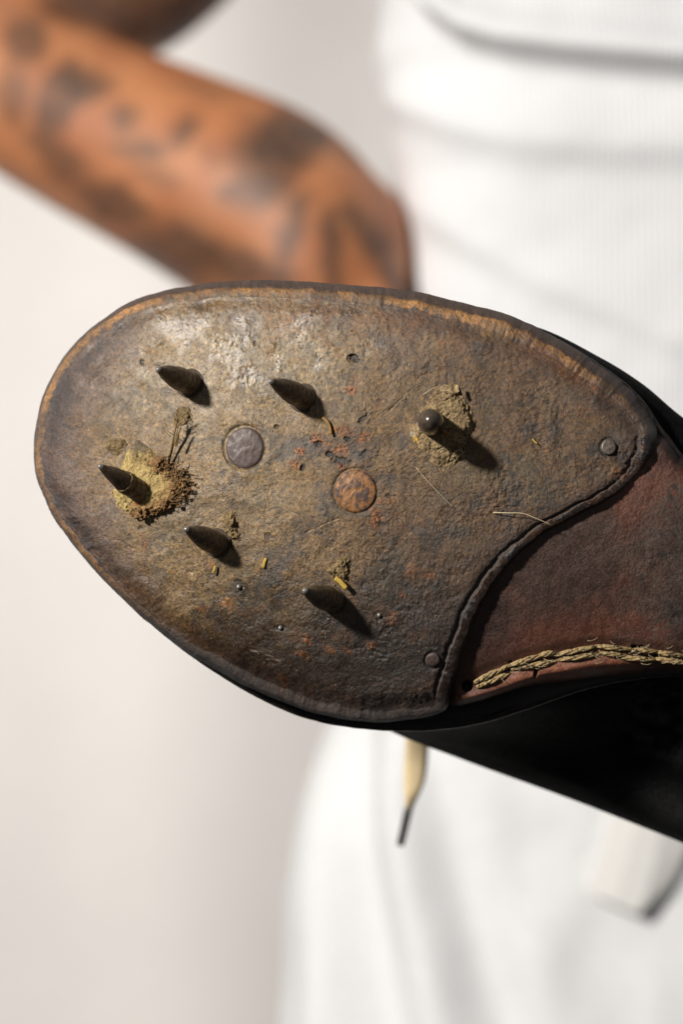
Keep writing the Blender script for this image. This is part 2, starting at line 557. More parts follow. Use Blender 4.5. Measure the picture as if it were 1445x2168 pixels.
def sole_pigment(px, py, mk, e):
    """albedo of the dirty leather; e = distance from the inner border of the plate"""
    n1 = fbm(px, py, 150, 4, 41); n2 = fbm(px, py, 55, 4, 42); n3 = fbm(px, py, 20, 3, 43); n4 = fbm(px, py, 90, 4, 44)
    tan = np.array((.172, .122, .066)); grey = np.array((.112, .092, .064)); brown = np.array((.108, .067, .036))
    dark = np.array((.050, .038, .030)); purple = np.array((.108, .070, .053)); ochre = np.array((.185, .125, .05)); sienna = np.array((.135, .068, .032))
    c = lerp(tan, brown, sm(.10, .8, mk['rough_r'] + .5 * n4))
    light = ell(px, py, 520, 730, 290, 130, -8, .8, .9, 80, 50)
    c = lerp(c, np.array((.200, .162, .112)), .7 * light)
    c = lerp(c, grey, .6 * sm(-.02, .38, n1 + .35 * n3) * (1 - .5 * light))
    c = lerp(c, ochre, .6 * sm(.10, .45, n2 + .2 * n3) * (1 - .7 * mk['rough_r']))
    c = lerp(c, np.array((.070, .056, .045)), .75 * sm(.10, .45, n4 + .4 * n3) * (1 - .6 * light))
    c = lerp(c, dark, .85 * sm(.10, .45, -n2 + .5 * n3) * (.30 + .70 * mk['rough_r']))
    c = lerp(c, sienna, .6 * sm(.15, .5, -n4 * .8 + .5 * n3) * (.35 + .65 * mk['rough_r']))
    rt = sm(620, 1000, px) * sm(1000, 700, py)
    c = lerp(c, np.array((.135, .070, .034)), .5 * rt * sm(-.3, .35, n1 + .5 * n3))
    # dark brown lower right and lower rim, with light falloff painted in
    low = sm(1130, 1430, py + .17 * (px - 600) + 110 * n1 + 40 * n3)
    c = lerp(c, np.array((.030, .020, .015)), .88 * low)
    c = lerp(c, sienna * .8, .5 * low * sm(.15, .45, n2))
    # worn purple-brown band inside the rim at the toe
    left = 1 - sm(140, 420, px)
    rim = (1 - sm(10, 80 + 130 * left, e + 40 * n2)) * sm(-.1, .3, .35 * left + .15 + .5 * n4)
    c = lerp(c, purple, np.clip(rim * (.35 + .6 * left), 0, 1))
    c = lerp(c, np.array((.045, .034, .036)), .85 * left * (1 - sm(8, 62, e + 22 * n3)) * sm(-.25, .2, n2))
    # rubbed red-brown leather under the top rim
    tb = np.clip(sm(800, 640, py), 0, 1) * sm(420, 640, px) * (1 - sm(1000, 1200, px)) * sm(-.15, .3, n2 + .3 * n3)
    c = lerp(c, np.array((.165, .090, .048)), .6 * tb)
    c = lerp(c, np.array((.20, .15, .10)), .35 * mk['top'] * sm(.0, .5, mk['bl']))
    yel = ell(px, py, 1050, 700, 60, 26, 10, .6, .7, 30, 46)
    c = lerp(c, np.array((.19, .125, .045)), .6 * yel)
    c = lerp(c, np.array((.16, .075, .02)), .75 * ell(px, py, 1200, 775, 110, 22, 33, .6, 1.0, 30, 47))
    # rust, cracks, holes
    c = lerp(c, np.array((.215, .092, .026)), np.clip(mk['rust'] * (.8 + 1.0 * fbm(px, py, 9, 2, 48)), 0, .9))
    c = lerp(c, np.array((.025, .018, .014)), .55 * mk['crm'])
    c = lerp(c, np.array((.016, .011, .008)), .85 * mk['hole'])
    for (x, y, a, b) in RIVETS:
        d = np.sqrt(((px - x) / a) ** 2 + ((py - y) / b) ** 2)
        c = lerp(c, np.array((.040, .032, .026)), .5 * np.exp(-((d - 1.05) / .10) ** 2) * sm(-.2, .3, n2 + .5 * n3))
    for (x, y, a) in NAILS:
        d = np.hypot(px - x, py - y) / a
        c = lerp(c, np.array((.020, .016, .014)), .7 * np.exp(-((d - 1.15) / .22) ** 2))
    for (x, y, a, b, s_) in ((915, 905, 120, 122, .6), (300, 1010, 105, 105, .5), (490, 1115, 55, 60, .7), (716, 1205, 48, 52, .7), (250, 945, 50, 40, .6), (390, 880, 45, 40, .6)):
        c = lerp(c, lerp(np.array((.195, .138, .070)), np.array((.12, .082, .045)), sm(-.2, .4, n2)), s_ * ell(px, py, x, y, a, b, 0, .7, .9, 40, 51) * sm(-.5, .15, n3 + n2))
    # pits of dirt and gritty specks
    c = lerp(c, c * 1.5 + .01, .45 * mk['scr'])
    sp = fbm(px, py, 8, 2, 49)
    c = lerp(c, c * .45, .7 * sm(.25, .5, sp))
    c = lerp(c, c * 1.55, .6 * sm(.25, .5, -sp))
    gl = .45 + .30 * mk['rough_r'] - .15 * mk['glz'] - .04 * mk['top'] + .12 * n3 - .12 * low + .12 * n2
    gl = gl + .10 * left
    mean = np.array((.118, .084, .050))
    c = mean * (np.maximum(c, .004) / mean) ** 1.32
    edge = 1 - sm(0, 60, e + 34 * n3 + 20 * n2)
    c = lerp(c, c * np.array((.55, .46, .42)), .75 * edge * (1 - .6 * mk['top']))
    c = c * np.array((.86, .735, .525)) * (1 - .14 * mk['rough_r'])[..., None]
    return c, np.clip(gl, .27, .9)


# ---------------------------------------------------------------- shoe
shoe = thing('spiked_running_shoe', pt(760, 1060, 320).tolist(),
             'old black leather running shoe with six steel spikes on its muddy upturned sole', 'shoe')

rows = []; pig = []; glo = []
NI = 290
ts = np.linspace(0.004, 1, NI)
for_rows = CEN + ts[:, None, None] * (I2[None] - CEN)
px, py = for_rows[..., 0], for_rows[..., 1]
h, mk = relief(px, py)
e = (1 - ts)[:, None] * np.linalg.norm(I2 - CEN, axis=1)[None] * .85
# rim: slight roll towards the border, a groove just inside the raised lip of the rear edge
s_edge = sm(1000, 1060, OC[:, 1]) * sm(925, 960, OC[:, 0])
s_edge = np.maximum(s_edge, sm(1330, 1380, OC[:, 0]) * sm(880, 930, OC[:, 1]))
roll = 15 * (1 - sm(0, 46, e)) ** 2 * (1 - .8 * s_edge)[None]
groove = 7 * np.exp(-((e - 6) / 5.0) ** 2) * s_edge[None]
D = form(px, py) - h + roll + groove
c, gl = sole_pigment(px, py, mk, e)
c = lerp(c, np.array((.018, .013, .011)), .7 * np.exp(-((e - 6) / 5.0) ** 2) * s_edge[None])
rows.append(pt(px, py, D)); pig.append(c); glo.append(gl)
d_in = D[-1]
# rubbed chamfer, dark side, under edge
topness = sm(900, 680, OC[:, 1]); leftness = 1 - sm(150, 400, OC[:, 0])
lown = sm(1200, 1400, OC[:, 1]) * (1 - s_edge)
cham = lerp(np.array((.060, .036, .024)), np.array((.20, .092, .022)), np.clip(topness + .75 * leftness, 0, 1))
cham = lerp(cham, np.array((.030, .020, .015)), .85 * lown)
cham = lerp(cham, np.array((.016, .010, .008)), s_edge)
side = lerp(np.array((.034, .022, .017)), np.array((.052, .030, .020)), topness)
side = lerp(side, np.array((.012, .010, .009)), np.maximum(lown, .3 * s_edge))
NCH, NSD = 9, 10
drop = np.zeros(NA)
for i in range(1, NCH + 1):
    t = i / NCH
    P = I2 + (M2 - I2) * t
    n = fbm(P[:, 0], P[:, 1], 14, 3, 61); n2 = fbm(P[:, 0], P[:, 1], 50, 3, 62)
    lip = s_edge * (.6 + 2.5 * n2) * math.sin(math.pi * min(t * 1.1, 1))
    dd = d_in + (3 + 9 * t * t) * (1 - .7 * s_edge) * .9 + n * 1.1 - lip
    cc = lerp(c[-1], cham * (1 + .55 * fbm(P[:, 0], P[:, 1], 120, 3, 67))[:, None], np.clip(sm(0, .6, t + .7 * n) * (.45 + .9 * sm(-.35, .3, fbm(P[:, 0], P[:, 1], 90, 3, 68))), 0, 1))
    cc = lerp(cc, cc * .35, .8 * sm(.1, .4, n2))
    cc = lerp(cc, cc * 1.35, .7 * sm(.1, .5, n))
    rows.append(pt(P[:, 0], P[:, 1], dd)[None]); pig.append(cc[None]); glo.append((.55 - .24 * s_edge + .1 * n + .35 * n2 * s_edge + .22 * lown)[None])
d_m = dd
for i in range(1, NSD + 1):
    t = i / NSD
    P = M2 + (O2 - M2) * t
    n = fbm(P[:, 0] * 1 + 7 * i, P[:, 1], 16, 3, 63)
    dd = d_m + 46 * t ** 1.25 + n * 1.5
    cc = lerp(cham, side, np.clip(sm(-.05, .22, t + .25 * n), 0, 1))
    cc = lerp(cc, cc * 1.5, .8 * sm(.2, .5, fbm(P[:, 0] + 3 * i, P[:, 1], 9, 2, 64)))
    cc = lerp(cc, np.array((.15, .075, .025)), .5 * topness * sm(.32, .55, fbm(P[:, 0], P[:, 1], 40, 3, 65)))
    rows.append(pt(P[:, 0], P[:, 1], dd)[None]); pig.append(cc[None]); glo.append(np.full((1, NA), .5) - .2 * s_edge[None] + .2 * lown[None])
for k, (ins, dz) in enumerate(((3, 16), (10, 24), (60, 26))):
    P = O2 + INW * ins
    rows.append(pt(P[:, 0], P[:, 1], dd + dz)[None]); pig.append(side[None]); glo.append(np.full((1, NA), .5))
V = np.concatenate(rows); PG = np.concatenate(pig); GL = np.concatenate(glo)
me = grid_mesh('sole_plate', V, True, True, True)
attr(me, 'pigment', PG.reshape(-1, 3)); attr(me, 'gloss', GL.ravel())
plate = link('sole_plate', me, M_SOLE, shoe, 'thick worn leather forefoot plate caked with dry mud and rust flecks')

# ---- shank (waist of the sole) --------------------------------------------------------------
SH = [(1350, 935), (1300, 990), (1220, 1050), (1130, 1095), (1060, 1150), (1005, 1225), (965, 1310), (945, 1390), (940, 1450), (955, 1492),
      (1000, 1488), (1045, 1474), (1114, 1453), (1183, 1444), (1266, 1434), (1349, 1426), (1445, 1421), (1600, 1440), (1800, 1500), (1990, 1555), (2066, 1450),
      (2015, 1330), (1850, 1200), (1650, 1105), (1510, 1025), (1447, 971), (1430, 945), (1414, 922), (1398, 912), (1372, 912)]
NS, RS = 1100, 190
SO = spline(SH, NS)
SC = np.array([1330.0, 1230.0])
ts = np.linspace(.005, 1, RS)
Q = SC + ts[:, None, None] * (SO[None] - SC)
px, py = Q[..., 0], Q[..., 1]
e = (1 - ts)[:, None] * np.linalg.norm(SO - SC, axis=1)[None] * .7

STITCH_AX = [(985, 1452), (1010, 1443), (1045, 1428), (1100, 1406), (1174, 1391), (1257, 1376), (1322, 1379), (1380, 1385), (1445, 1396), (1600, 1412), (1800, 1470), (1980, 1520)]


def shank_depth(px, py):
    f = form(px, py) + 25
    f = f + 6 * sm(1150, 960, px) * sm(1000, 1150, py)
    g = stroke(px, py, STITCH_AX, 20, .6)
    below = sm(1300, 1450, py)
    f = f - 10 * stroke(px, py, [(x, y + 38) for x, y in STITCH_AX], 30, .8) + 7 * g
    f = f - 5 * fbm(px, py, 170, 3, 71) - 1.6 * fbm(px, py, 30, 4, 72) - .8 * fbm(px, py, 9, 3, 73) * sm(1150, 1400, px)
    return f


SHOLES = [(988, 1452, 10, 10, 0, 26), (1133, 1425, 4, 9, 10, 10), (1341, 1369, 6, 4, 0, 6), (1356, 1370, 5, 4, 0, 6), (1386, 1391, 4, 8, 0, 6), (1080, 1402, 4, 4, 0, 5)]
fd = shank_depth(px, py) + (30 + 22 * sm(1300, 1380, px) * sm(1000, 940, py)) * (1 - sm(0, 30, e)) ** 2
sh = np.zeros(px.shape)
for (x, y, a, b, r, dd_) in SHOLES:
    k = ell(px, py, x, y, a, b, r, .35)
    fd = fd + dd_ * k; sh = np.maximum(sh, k)
n1 = fbm(px, py, 140, 4, 74); n2 = fbm(px, py, 40, 4, 75); n3 = fbm(px, py, 13, 3, 76)
c = lerp(np.array((.046, .025, .018)), np.array((.074, .034, .022)), sm(-.1, .45, n1 + .4 * n2))
redz = np.maximum(stroke(px, py, [(x, y - 42) for x, y in STITCH_AX[1:8]], 42, .9, .8, 40, 77), ell(px, py, 1400, 1010, 110, 70, -25, .6, .7, 50, 78))
c = lerp(c, np.array((.125, .042, .024)), .6 * redz)
lip = stroke(px, py, [(x, y + 36) for x, y in STITCH_AX], 26, .5, .6, 30, 79)
c = lerp(c, np.array((.175, .062, .032)), .85 * lip * (1 - .8 * sm(1280, 1400, px)))
scuff = ell(px, py, 1430, 1190, 95, 170, 15, .6, 1.0, 60, 80)
c = lerp(c, np.array((.070, .050, .038)), .8 * scuff * sm(-.3, .3, n2 + n3))
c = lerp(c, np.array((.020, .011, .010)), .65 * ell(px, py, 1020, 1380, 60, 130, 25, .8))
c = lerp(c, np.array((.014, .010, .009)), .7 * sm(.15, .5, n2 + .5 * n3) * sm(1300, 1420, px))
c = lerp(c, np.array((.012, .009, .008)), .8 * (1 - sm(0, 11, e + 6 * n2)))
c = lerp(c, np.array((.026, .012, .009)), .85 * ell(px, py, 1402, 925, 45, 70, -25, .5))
c = lerp(c, np.array((.004, .003, .003)), sh)
gl = np.clip(.52 + .25 * scuff + .12 * n2, .3, .9)
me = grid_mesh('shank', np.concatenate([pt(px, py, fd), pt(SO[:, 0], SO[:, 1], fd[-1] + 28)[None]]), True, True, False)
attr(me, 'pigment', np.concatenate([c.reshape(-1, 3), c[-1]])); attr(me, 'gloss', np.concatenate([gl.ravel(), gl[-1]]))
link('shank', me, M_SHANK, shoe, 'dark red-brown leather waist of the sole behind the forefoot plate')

# ---- welt and upper --------------------------------------------------------------------------
WC_ = [(80, 960), (114, 803), (220, 684), (402, 616), (600, 604), (800, 617), (1000, 654), (1136, 695), (1268, 771), (1352, 838), (1412, 922), (1495, 1012), (1650, 1090), (1850, 1180), (2030, 1320),
       (2084, 1450), (2000, 1572), (1800, 1512), (1600, 1454), (1445, 1434), (1330, 1441), (1225, 1464), (1114, 1503), (982, 1539.5), (816, 1547.5), (640, 1519), (466, 1431.5), (300, 1306), (164, 1165), (94, 1050)]
PER = 24
W = catmull_uniform(WC_, PER)


def nrm_in(P):
    T = np.roll(P, -2, 0) - np.roll(P, 2, 0); T /= np.linalg.norm(T, axis=1)[:, None]
    n = np.stack([-T[:, 1], T[:, 0]], -1)
    if np.mean(np.sum(n * (P.mean(0) - P), 1)) < 0: n = -n
    return n


WN = nrm_in(W)


def fcl(P):
    return np.minimum(form(np.minimum(P[:, 0], 1700), P[:, 1]), 330)


wrows = []
fb = fcl(W) + 62 + 30 * sm(1150, 1000, W[:, 0]) * sm(1400, 1500, W[:, 1])
for ins, dz in ((90, 12), (40, 6), (14, 0), (7, 0), (2.5, 1.5), (.5, 5), (0, 9), (.5, 13), (3, 17), (8, 19), (16, 22), (60, 30)):
    P = W + WN * (ins + (1.2 * fbm(W[:, 0], W[:, 1], 40, 3, 95) if ins < 60 else 0))[:, None] if ins < 60 else W + WN * ins
    wrows.append(pt(P[:, 0], P[:, 1], fb + dz))
me = grid_mesh('welt', np.array(wrows), True, True, True)
link('welt', me, M_WELT, shoe, 'thin black leather rim running round the sole edge')


def loop(over, inset):
    """a contour of the upper: welt contour inset, with some control points moved"""
    wc = np.asarray(WC_, float)
    n = nrm_in(wc)
    P = wc + n * inset
    for k, v in over.items():
        P[k] = v
    return catmull_uniform(P, PER)


U = [
    (loop({}, 16), 78),
    (loop({}, 11), 96),
    (loop({8: (1268, 764), 9: (1358, 822), 10: (1428, 886), 11: (1520, 962), 12: (1690, 1060), 13: (1880, 1160), 16: (2012, 1600), 17: (1800, 1556), 18: (1600, 1498), 19: (1445, 1470),
           20: (1330, 1478), 21: (1225, 1490), 22: (1114, 1508), 23: (982, 1524)}, 12), 130),
    (loop({7: (1140, 694), 8: (1272, 759), 9: (1360, 814), 10: (1434, 876), 11: (1532, 946), 12: (1700, 1040), 13: (1890, 1150), 16: (2020, 1690), 17: (1800, 1650), 18: (1600, 1590), 19: (1445, 1560),
           20: (1330, 1545), 21: (1225, 1535), 22: (1114, 1532), 23: (985, 1534), 24: (830, 1535)}, 18), 190),
    (loop({7: (1150, 730), 8: (1275, 790), 9: (1362, 840), 10: (1436, 900), 11: (1540, 965), 16: (2020, 1790), 17: (1800, 1780), 18: (1600, 1720), 19: (1445, 1672),
           20: (1330, 1632), 21: (1225, 1600), 22: (1114, 1574), 23: (985, 1553), 24: (830, 1536)}, 34), 290),
    (loop({7: (1150, 780), 8: (1275, 840), 9: (1362, 890), 10: (1440, 950), 11: (1540, 1020), 16: (2020, 1860), 17: (1800, 1872), 18: (1600, 1822), 19: (1445, 1758),
           20: (1330, 1713), 21: (1225, 1673), 22: (1114, 1631), 23: (985, 1588), 24: (840, 1545)}, 70), 400),
    (loop({7: (1150, 860), 8: (1275, 920), 9: (1362, 980), 10: (1440, 1040), 11: (1540, 1120), 16: (2010, 1880), 17: (1800, 1905), 18: (1600, 1848), 19: (1445, 1784.5),
           20: (1330, 1739), 21: (1225, 1698), 22: (1114, 1657), 23: (985, 1609), 24: (838, 1549), 25: (690, 1470)}, 120), 510),
    (loop({7: (1150, 980), 8: (1275, 1040), 9: (1362, 1100), 10: (1440, 1160), 11: (1540, 1220), 16: (1990, 1830), 17: (1800, 1850), 18: (1600, 1790), 19: (1445, 1730),
           20: (1330, 1690), 21: (1225, 1650), 22: (1114, 1600), 23: (985, 1540), 24: (838, 1470), 25: (700, 1400)}, 210), 620),
    (loop({7: (1150, 1150), 8: (1275, 1200), 9: (1362, 1260), 10: (1440, 1310), 11: (1540, 1360), 16: (1950, 1700), 17: (1800, 1720), 18: (1600, 1680), 19: (1445, 1620),
           20: (1330, 1580), 21: (1225, 1540), 22: (1114, 1490), 23: (985, 1420), 24: (850, 1350), 25: (740, 1290)}, 330), 690),
]
# interpolate between the contours for a smooth skin
keys = np.array([np.concatenate([u, (np.minimum(fcl(u), 200) * 1.0 + dz)[:, None]], 1) for u, dz in U])
K = len(keys)
sub = 7
rows = []
for i in range(K - 1):
    p0, p1, p2, p3 = keys[max(i - 1, 0)], keys[i], keys[i + 1], keys[min(i + 2, K - 1)]
    for s_ in range(sub):
        t = s_ / sub
        rows.append(.5 * ((2 * p1) + (p2 - p0) * t + (2 * p0 - 5 * p1 + 4 * p2 - p3) * t * t + (3 * p1 - p0 - 3 * p2 + p3) * t ** 3))
rows.append(keys[-1])
R_ = np.array(rows)
wr = fbm(R_[..., 0], R_[..., 1] + R_[..., 2], 130, 3, 96)
R_[..., 2] += 6 * wr * sm(0, 8, np.arange(len(R_)))[:, None]
me = grid_mesh('upper', pt(R_[..., 0], R_[..., 1], R_[..., 2]), True, False, True)
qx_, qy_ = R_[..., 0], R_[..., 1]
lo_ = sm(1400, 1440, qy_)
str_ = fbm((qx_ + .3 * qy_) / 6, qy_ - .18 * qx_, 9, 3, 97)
bp = .0036 + lo_ * (.030 * ell(qx_, qy_, 1420, 1535, 110, 70, 15, .8) * sm(-.3, .5, str_) + .022 * ell(qx_, qy_, 1405, 1700, 90, 34, 24, .9) + .012 * ell(qx_, qy_, 1410, 1450, 80, 16, 0, .8) * sm(-.2, .4, str_))  # scuff streaks, plus a soft highlight painted into the pigment
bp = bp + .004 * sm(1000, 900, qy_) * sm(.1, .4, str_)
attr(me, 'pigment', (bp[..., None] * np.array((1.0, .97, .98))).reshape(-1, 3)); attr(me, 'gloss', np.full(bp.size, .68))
link('upper', me, M_BLACK, shoe, 'smooth black leather upper with faint scuffs and a painted soft highlight')

# ---- spikes -----------------------------------------------------------------------------------
def lathe(prof, seg=40, name='spike', jitter=0.0):
    prof = np.asarray(prof, float)
    th = np.linspace(0, 2 * np.pi, seg, endpoint=False)
    r = prof[:, 0][:, None] * np.ones(seg); z = prof[:, 1][:, None] * np.ones(seg)
    if jitter:
        r = r * (1 + jitter * fbm(np.cos(th)[None] * 2 + 5, np.sin(th)[None] * 2 + z / 30, 1.0, 3, 55))
    V = np.stack([r * np.cos(th), r * np.sin(th), z], -1) * S
    return grid_mesh(name, V, True, True, True)


# profile in grid units: radius, height (total 150)
SP = [(30, -14), (30.5, 4), (30, 14), (28.8, 15), (28.6, 19), (29.4, 20), (29.2, 30), (28.6, 31), (28.3, 34), (29, 35), (28.6, 46), (27.2, 62), (24.6, 80), (21, 98), (16.8, 114), (12.6, 128), (9.3, 138), (7.2, 144.5), (5.6, 148), (3.4, 150), (0.4, 150.8)]
BL = [(31, -14), (31, 10), (30.5, 40), (30.5, 70), (30.8, 72), (30, 76), (29.5, 100), (28, 118), (24, 134), (18, 144), (11, 150), (5, 152.5), (.5, 153)]
spike_me = lathe(SP, 44, 'spike', .08); spike_me.materials.append(M_SPIKE)
blunt_me = lathe(BL, 44, 'spike', .03); blunt_me.materials.append(plain_mat('polished_dark_spike', (.060, .043, .030), .22, .7, 0, .4, 500, .0001))
collar_me = lathe([(26, -8), (32.5, -8), (32.5, -2), (31.5, 1), (29.5, 2), (26.2, 1.8)], 44, 'collar', .04); collar_me.materials.append(plain_mat('dusty_collar', (.075, .055, .036), .7, .3, 0, .5, 420, .0001))
SPIKES = [((333, 781), (401, 811), 150, spike_me, 1.0), ((571, 806), (643, 843), 150, spike_me, .98), ((909, 890), (913, 896), 150, blunt_me, .90),
          ((210, 986), (300, 1043), 165, spike_me, .94), ((392, 1119), (458, 1150), 140, spike_me, .98), ((643, 1250), (702, 1270), 145, spike_me, 1.04)]
GLEAM = 0
for (tx, ty), (bx, by), L, sme, wd in SPIKES:
    db = float(form(bx, by))
    B = Vector(pt(bx, by, db))
    off = math.hypot(tx - bx, ty - by)
    T = Vector(pt(tx, ty, db - math.sqrt(max(L * L - off * off, 20))))
    ax = T - B
    q = ax.to_track_quat('Z', 'Y').to_matrix().to_4x4()
    o = link('spike', sme, None, shoe)
    lz = ax.length / (150 * S)
    wd *= .87 if sme is spike_me else 1.0
    o.matrix_basis = Matrix.Translation(B) @ q @ Matrix.Diagonal((wd, wd, lz, 1))
    if (bx, by) != (300, 1043) and sme is spike_me:
        # collar lies on the surface
        eps = 6
        nx_ = (float(form(bx + eps, by)) - float(form(bx - eps, by))) / (2 * eps)
        ny_ = (float(form(bx, by + eps)) - float(form(bx, by - eps))) / (2 * eps)
        nv = Vector((nx_, -1, -ny_)).normalized()
        c_ = link('collar', collar_me, None, shoe)
        c_.parent = o; c_.matrix_parent_inverse = Matrix.Identity(4)
        wm = Matrix.Translation(B) @ nv.to_track_quat('Z', 'Y').to_matrix().to_4x4()
        c_.matrix_basis = o.matrix_basis.inverted() @ wm


# dry mud still wrapped round the foot of the toe spike
_p = [(27, -6), (29, 6), (27.5, 20), (26.5, 36), (27.5, 50), (28.5, 60), (27.2, 66), (22, 68)]
th_ = np.linspace(0, 2 * np.pi, 60, endpoint=False)
_r = []
for r_, z_ in np.array([[np.interp(z, [q[1] for q in _p], [q[0] for q in _p]), z] for z in np.linspace(-6, 68, 40)]):
    zz = z_ + 4 * fbm(np.cos(th_) * 3, np.sin(th_) * 3, 1.2, 2, 171) * (z_ > 40)
    q_ = r_ + 1.6 * fbm(np.cos(th_) * 30 + z_, np.sin(th_) * 30 + z_ * .4, 12, 3, 172) + 1.5
    _r.append(np.stack([q_ * np.cos(th_), q_ * np.sin(th_), zz], -1))
_sp4 = [o for o in shoe.children if o.name.startswith('spike')][3]
me = grid_mesh('mud_sheath', np.array(_r) * S, True, True, True)
_cc = np.repeat(lerp(np.array((.20, .135, .060)), np.array((.11, .075, .040)), sm(-.3, .3, fbm(np.tile(np.cos(th_) * 30, 40), np.repeat(np.linspace(0, 68, 40), 60), 14, 3, 173))), 1, 0)
attr(me, 'pigment', _cc); attr(me, 'gloss', np.full(2400, .85))
o = link('mud_sheath', me, M_MUD, shoe)
o.parent = _sp4; o.matrix_parent_inverse = Matrix.Identity(4)


def on_surface(o, x, y, lift=0.0):
    eps = 10
    nx_ = (float(form(x + eps, y)) - float(form(x - eps, y))) / (2 * eps)
    ny_ = (float(form(x, y + eps)) - float(form(x, y - eps))) / (2 * eps)
    nv = Vector((nx_, -1, -ny_)).normalized()
    o.matrix_basis = Matrix.Translation(Vector(pt(x, y, float(form(x, y)) - lift))) @ nv.to_track_quat('Z', 'Y').to_matrix().to_4x4()


def disc_mesh(r, dome, name, seed, ry=None):
    ns, nr = 56, 16
    ry = ry or r
    th = np.linspace(0, 2 * np.pi, ns, endpoint=False)
    rows = []
    for k in range(nr):
        t = (k + .02) / (nr - 1 + .02)
        t = min(t, 1)
        x = r * t * np.cos(th); y = ry * t * np.sin(th)
        z = dome * (1 - t * t) + .9 * fbm(x + 50 * seed, y, 22, 3, 56 + seed) + .4 * fbm(x + 9 * seed, y, 7, 2, 57)
        z = z - 3.5 * max(0, (t - .9) / .1) ** 2
        rows.append(np.stack([x, y, z], -1))
    rows.append(np.stack([r * np.cos(th), ry * np.sin(th), np.full(ns, -14.0)], -1))
    return grid_mesh(name, np.array(rows) * S, True, True, False)


r1 = link('rivet', disc_mesh(42, 3.5, 'rivet', 1, 45), M_RIVET, shoe, 'smooth purple-brown rivet head'); on_surface(r1, 518, 948.5, 1.8)
r2 = link('rivet', disc_mesh(45, 4, 'rivet', 2, 46), M_RUSTY, shoe, 'orange rusted rivet head'); on_surface(r2, 752, 1040, 2)
for k, (x, y, r) in enumerate(NAILS):
    nme = disc_mesh(r - 1, 1.5, 'nail', 3 + k)
    o = link('nail', nme, (M_NAIL, M_RIVET)[k], shoe); on_surface(o, x, y, 5)
pin_me = disc_mesh(6, 4, 'pin', 6)
for (x, y, sc_) in ((505, 1243, 1), (802, 1303, .85), (593, 1330, .85)):
    o = link('pin', pin_me, M_PIN, shoe)
    on_surface(o, x, y, 1.5)
    o.matrix_basis = o.matrix_basis @ Matrix.Scale(sc_, 4)

# ---- mud ---------------------------------------------------------------------------------------
def mud(name, outl, cen, hfun, cfun, n=260, nr=70, label=None, skirt=10, ragged=5):
    ol = spline(outl, n)
    cen = np.array(cen, float)
    dirn = ol - cen
    L = np.linalg.norm(dirn, axis=1)
    ol = ol + dirn / L[:, None] * (ragged * fbm(ol[:, 0], ol[:, 1], 16, 3, 66))[:, None]
    ts = np.linspace(.01, 1, nr)
    Q = cen + ts[:, None, None] * (ol[None] - cen)
    px, py = Q[..., 0], Q[..., 1]
    e = (1 - ts)[:, None] * L[None]
    base, _ = relief(px, py)
    d = form(px, py) - base * .5 - hfun(px, py, e)
    dl = form(ol[:, 0], ol[:, 1]) + skirt
    me = grid_mesh(name, np.concatenate([pt(px, py, d), pt(ol[:, 0], ol[:, 1], dl)[None]]), True, True, False)
    c = cfun(px, py, e)
    attr(me, 'pigment', np.concatenate([c.reshape(-1, 3), c[-1]])); attr(me, 'gloss', np.full(len(c.reshape(-1, 3)) + n, .85))
    return link(name, me, M_MUD, shoe, label)


def mud3_h(px, py, e):
    h = 15 * sm(0, 14 + 34 * sm(980, 930, px), e + 8 * fbm(px, py, 16, 3, 101)) + 3.2 * fbm(px, py, 22, 4, 102) + 2.8 * fbm(px, py, 8, 3, 103) + 1.5 * fbm(px, py, 4, 2, 105)
    h = h - 7 * sm(960, 900, px) * (1 - sm(20, 60, e))
    h = h - 13 * ell(px, py, 968, 952, 14, 10, -30, .5) - 5 * ell(px, py, 936, 955, 14, 5, 10, .5)
    h = h + 5 * ell(px, py, 930, 975, 24, 16, 0, .6) + 8 * ell(px, py, 967, 822, 5, 12, -10, .4)
    h = h - 3 * stroke(px, py, [(900, 845), (940, 850), (960, 838)], 2, .6, 1.0)
    return h


def mud3_c(px, py, e):
    n = fbm(px, py, 26, 4, 104); n5 = fbm(px, py, 6, 2, 106)
    c = lerp(np.array((.215, .150, .076)), np.array((.145, .097, .050)), sm(-.2, .4, n))
    c = lerp(c, np.array((.24, .18, .09)), .7 * sm(.2, .5, n5))
    c = lerp(c, np.array((.06, .04, .022)), .7 * sm(.25, .5, -n5))
    c = lerp(c, np.array((.42, .25, .03)), .85 * np.maximum(ell(px, py, 872, 940, 9, 16, 25, .4, .8, 9), ell(px, py, 846, 915, 6, 6, 0, .4, .8, 9)))
    c = lerp(c, np.array((.30, .27, .2)), .7 * ell(px, py, 868, 918, 8, 9, 0, .5, .9, 9))
    return c


mud('mud_clump', [(874, 866), (886, 847), (908, 823), (926, 807), (962, 812), (970, 832), (987, 850), (997, 874), (1005, 895), (998, 913), (985, 938), (985, 965), (960, 985), (933, 997), (908, 985), (881, 975), (862, 950), (841, 915), (857, 895), (870, 881)],
    (925, 905), mud3_h, mud3_c, 320, 90, 'crumbly tan mud ringing the spike that points straight out')


